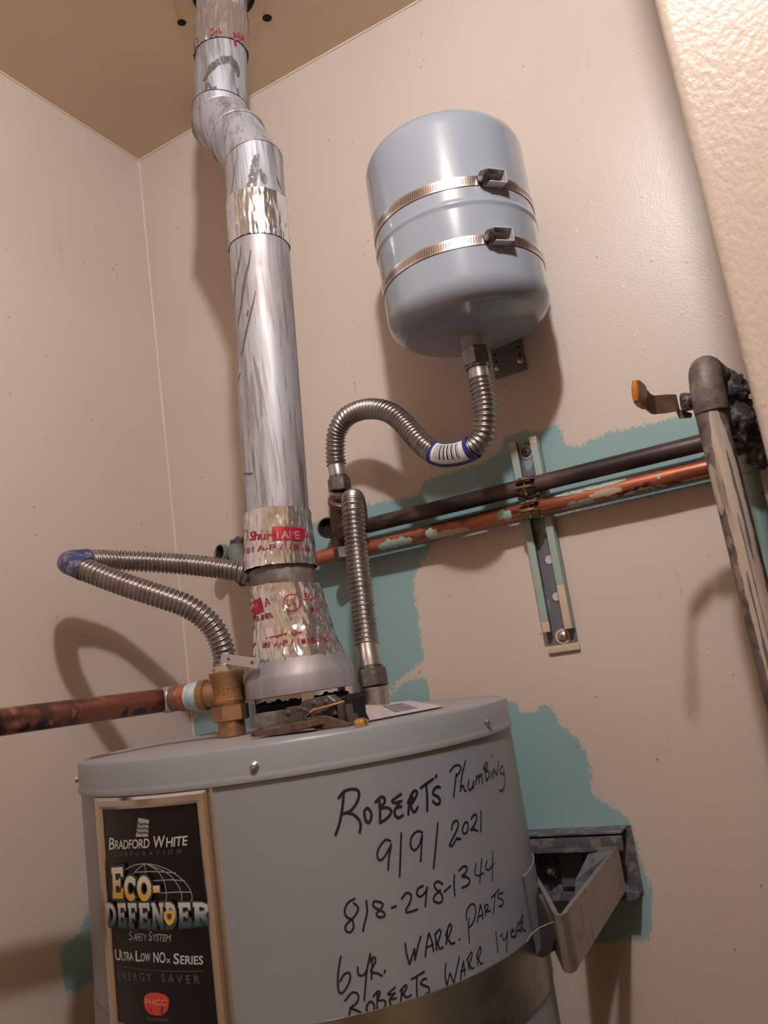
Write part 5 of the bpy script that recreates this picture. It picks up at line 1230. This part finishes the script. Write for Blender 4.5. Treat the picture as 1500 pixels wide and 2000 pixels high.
for i, (x, y) in enumerate(plan):
    a_, b_ = Vector(plan[max(i-1, 0)]), Vector(plan[min(i+1, len(plan)-1)]); T = (b_ - a_).normalized(); N = Vector((-T.y, T.x))*0.0028
    rows.append([Vector((x + N.x, y + N.y, BT)), Vector((x - N.x, y - N.y, BT)), Vector((x - N.x, y - N.y, BB)), Vector((x + N.x, y + N.y, BB))])
mb.grid(rows, closeu=True); mb.f.append((3, 2, 1, 0)); o = len(mb.v) - 4; mb.f.append((o, o+1, o+2, o+3)); mb.build('bent_plate', M['bracegrey'], brace, angle=35)
mb = MB(); mb.prism([(-0.3685, 1.282, BT - 0.004), (-0.3685, 1.282, BB + 0.004), (-0.40, 1.14, BB + 0.006), (-0.43, 1.26, BB + 0.02), (-0.41, 1.282, BT - 0.01)], (0.001, 0.002, 0.0)); mb.build('gusset', M['strutbare'], brace, smooth=False)
mb = MB()
mb.grid([[Vector((HX + r_*math.sin(t), HY - r_*math.cos(t), z)) for t in np.linspace(math.radians(92), math.radians(133), 16)] for r_, z in ((0.2988, BB + 0.002), (0.3004, BB + 0.002), (0.3004, BT + 0.03), (0.2988, BT + 0.03))], closev=True); mb.build('saddle', M['heater'], brace)
mb = MB(); mb.prism([atY(x, y, 1.06 - 0.07*(x - 1040)/45) for x, y in ((1041, 1758), (1052, 1748), (1086, 1822), (1078, 1858), (1044, 1880))], (0.004, 0.008, 0)); mb.build('tab_and_shade', M['slot'], brace, smooth=False)  # tab; its dark colour also stands in for shade on the left arm
# strap round the heater
hs_ = MB(); hs_.lathe(C0, Zax, [(0.2987, -0.405), (0.3003, -0.4045), (0.3003, -0.3325), (0.2987, -0.332)], 160, False, False)
tag(hs_.build('heater_strap', M['strap']), 'wide olive metal strap wrapped around the grey heater', 'strap')
# thin conduit below the channel
k0, k1 = atY(1062, 1868, 1.30), atY(1084, 2000, 1.30); kd = (k1 - k0).normalized(); kb_ = k0 + kd*((ZF - k0.z)/kd.z)
mb = MB(); kt = Vector((k0.x, 1.3, CZ0 - 0.001)); mb.tube(straight(kt, Vector((k0.x, 1.3, ZF)), 0.008, 10), 0.0085, 16); tag(mb.build('conduit', M['wall'], origin=(k0.x, 1.3, ZF)), 'thin beige vertical conduit under the wall channel', 'pipe')

# fluff hanging from the brace
mb = MB(); fl = Vector((-0.354, 0.968, BB))
mb.tube([fl + Vector((0, 0, -0.001)), fl + Vector((-0.002, 0.002, -0.012)), fl + Vector((-0.008, 0.004, -0.03))], 0.0003, 5); mb.tube([Vector((-0.412, 0.985, -0.335)), Vector((-0.405, 0.99, -0.325)), Vector((-0.392, 0.99, -0.317)), Vector((-0.372, 0.986, -0.309))], 0.00035, 5); mb.build('dust_strand', M['caulk'], brace)
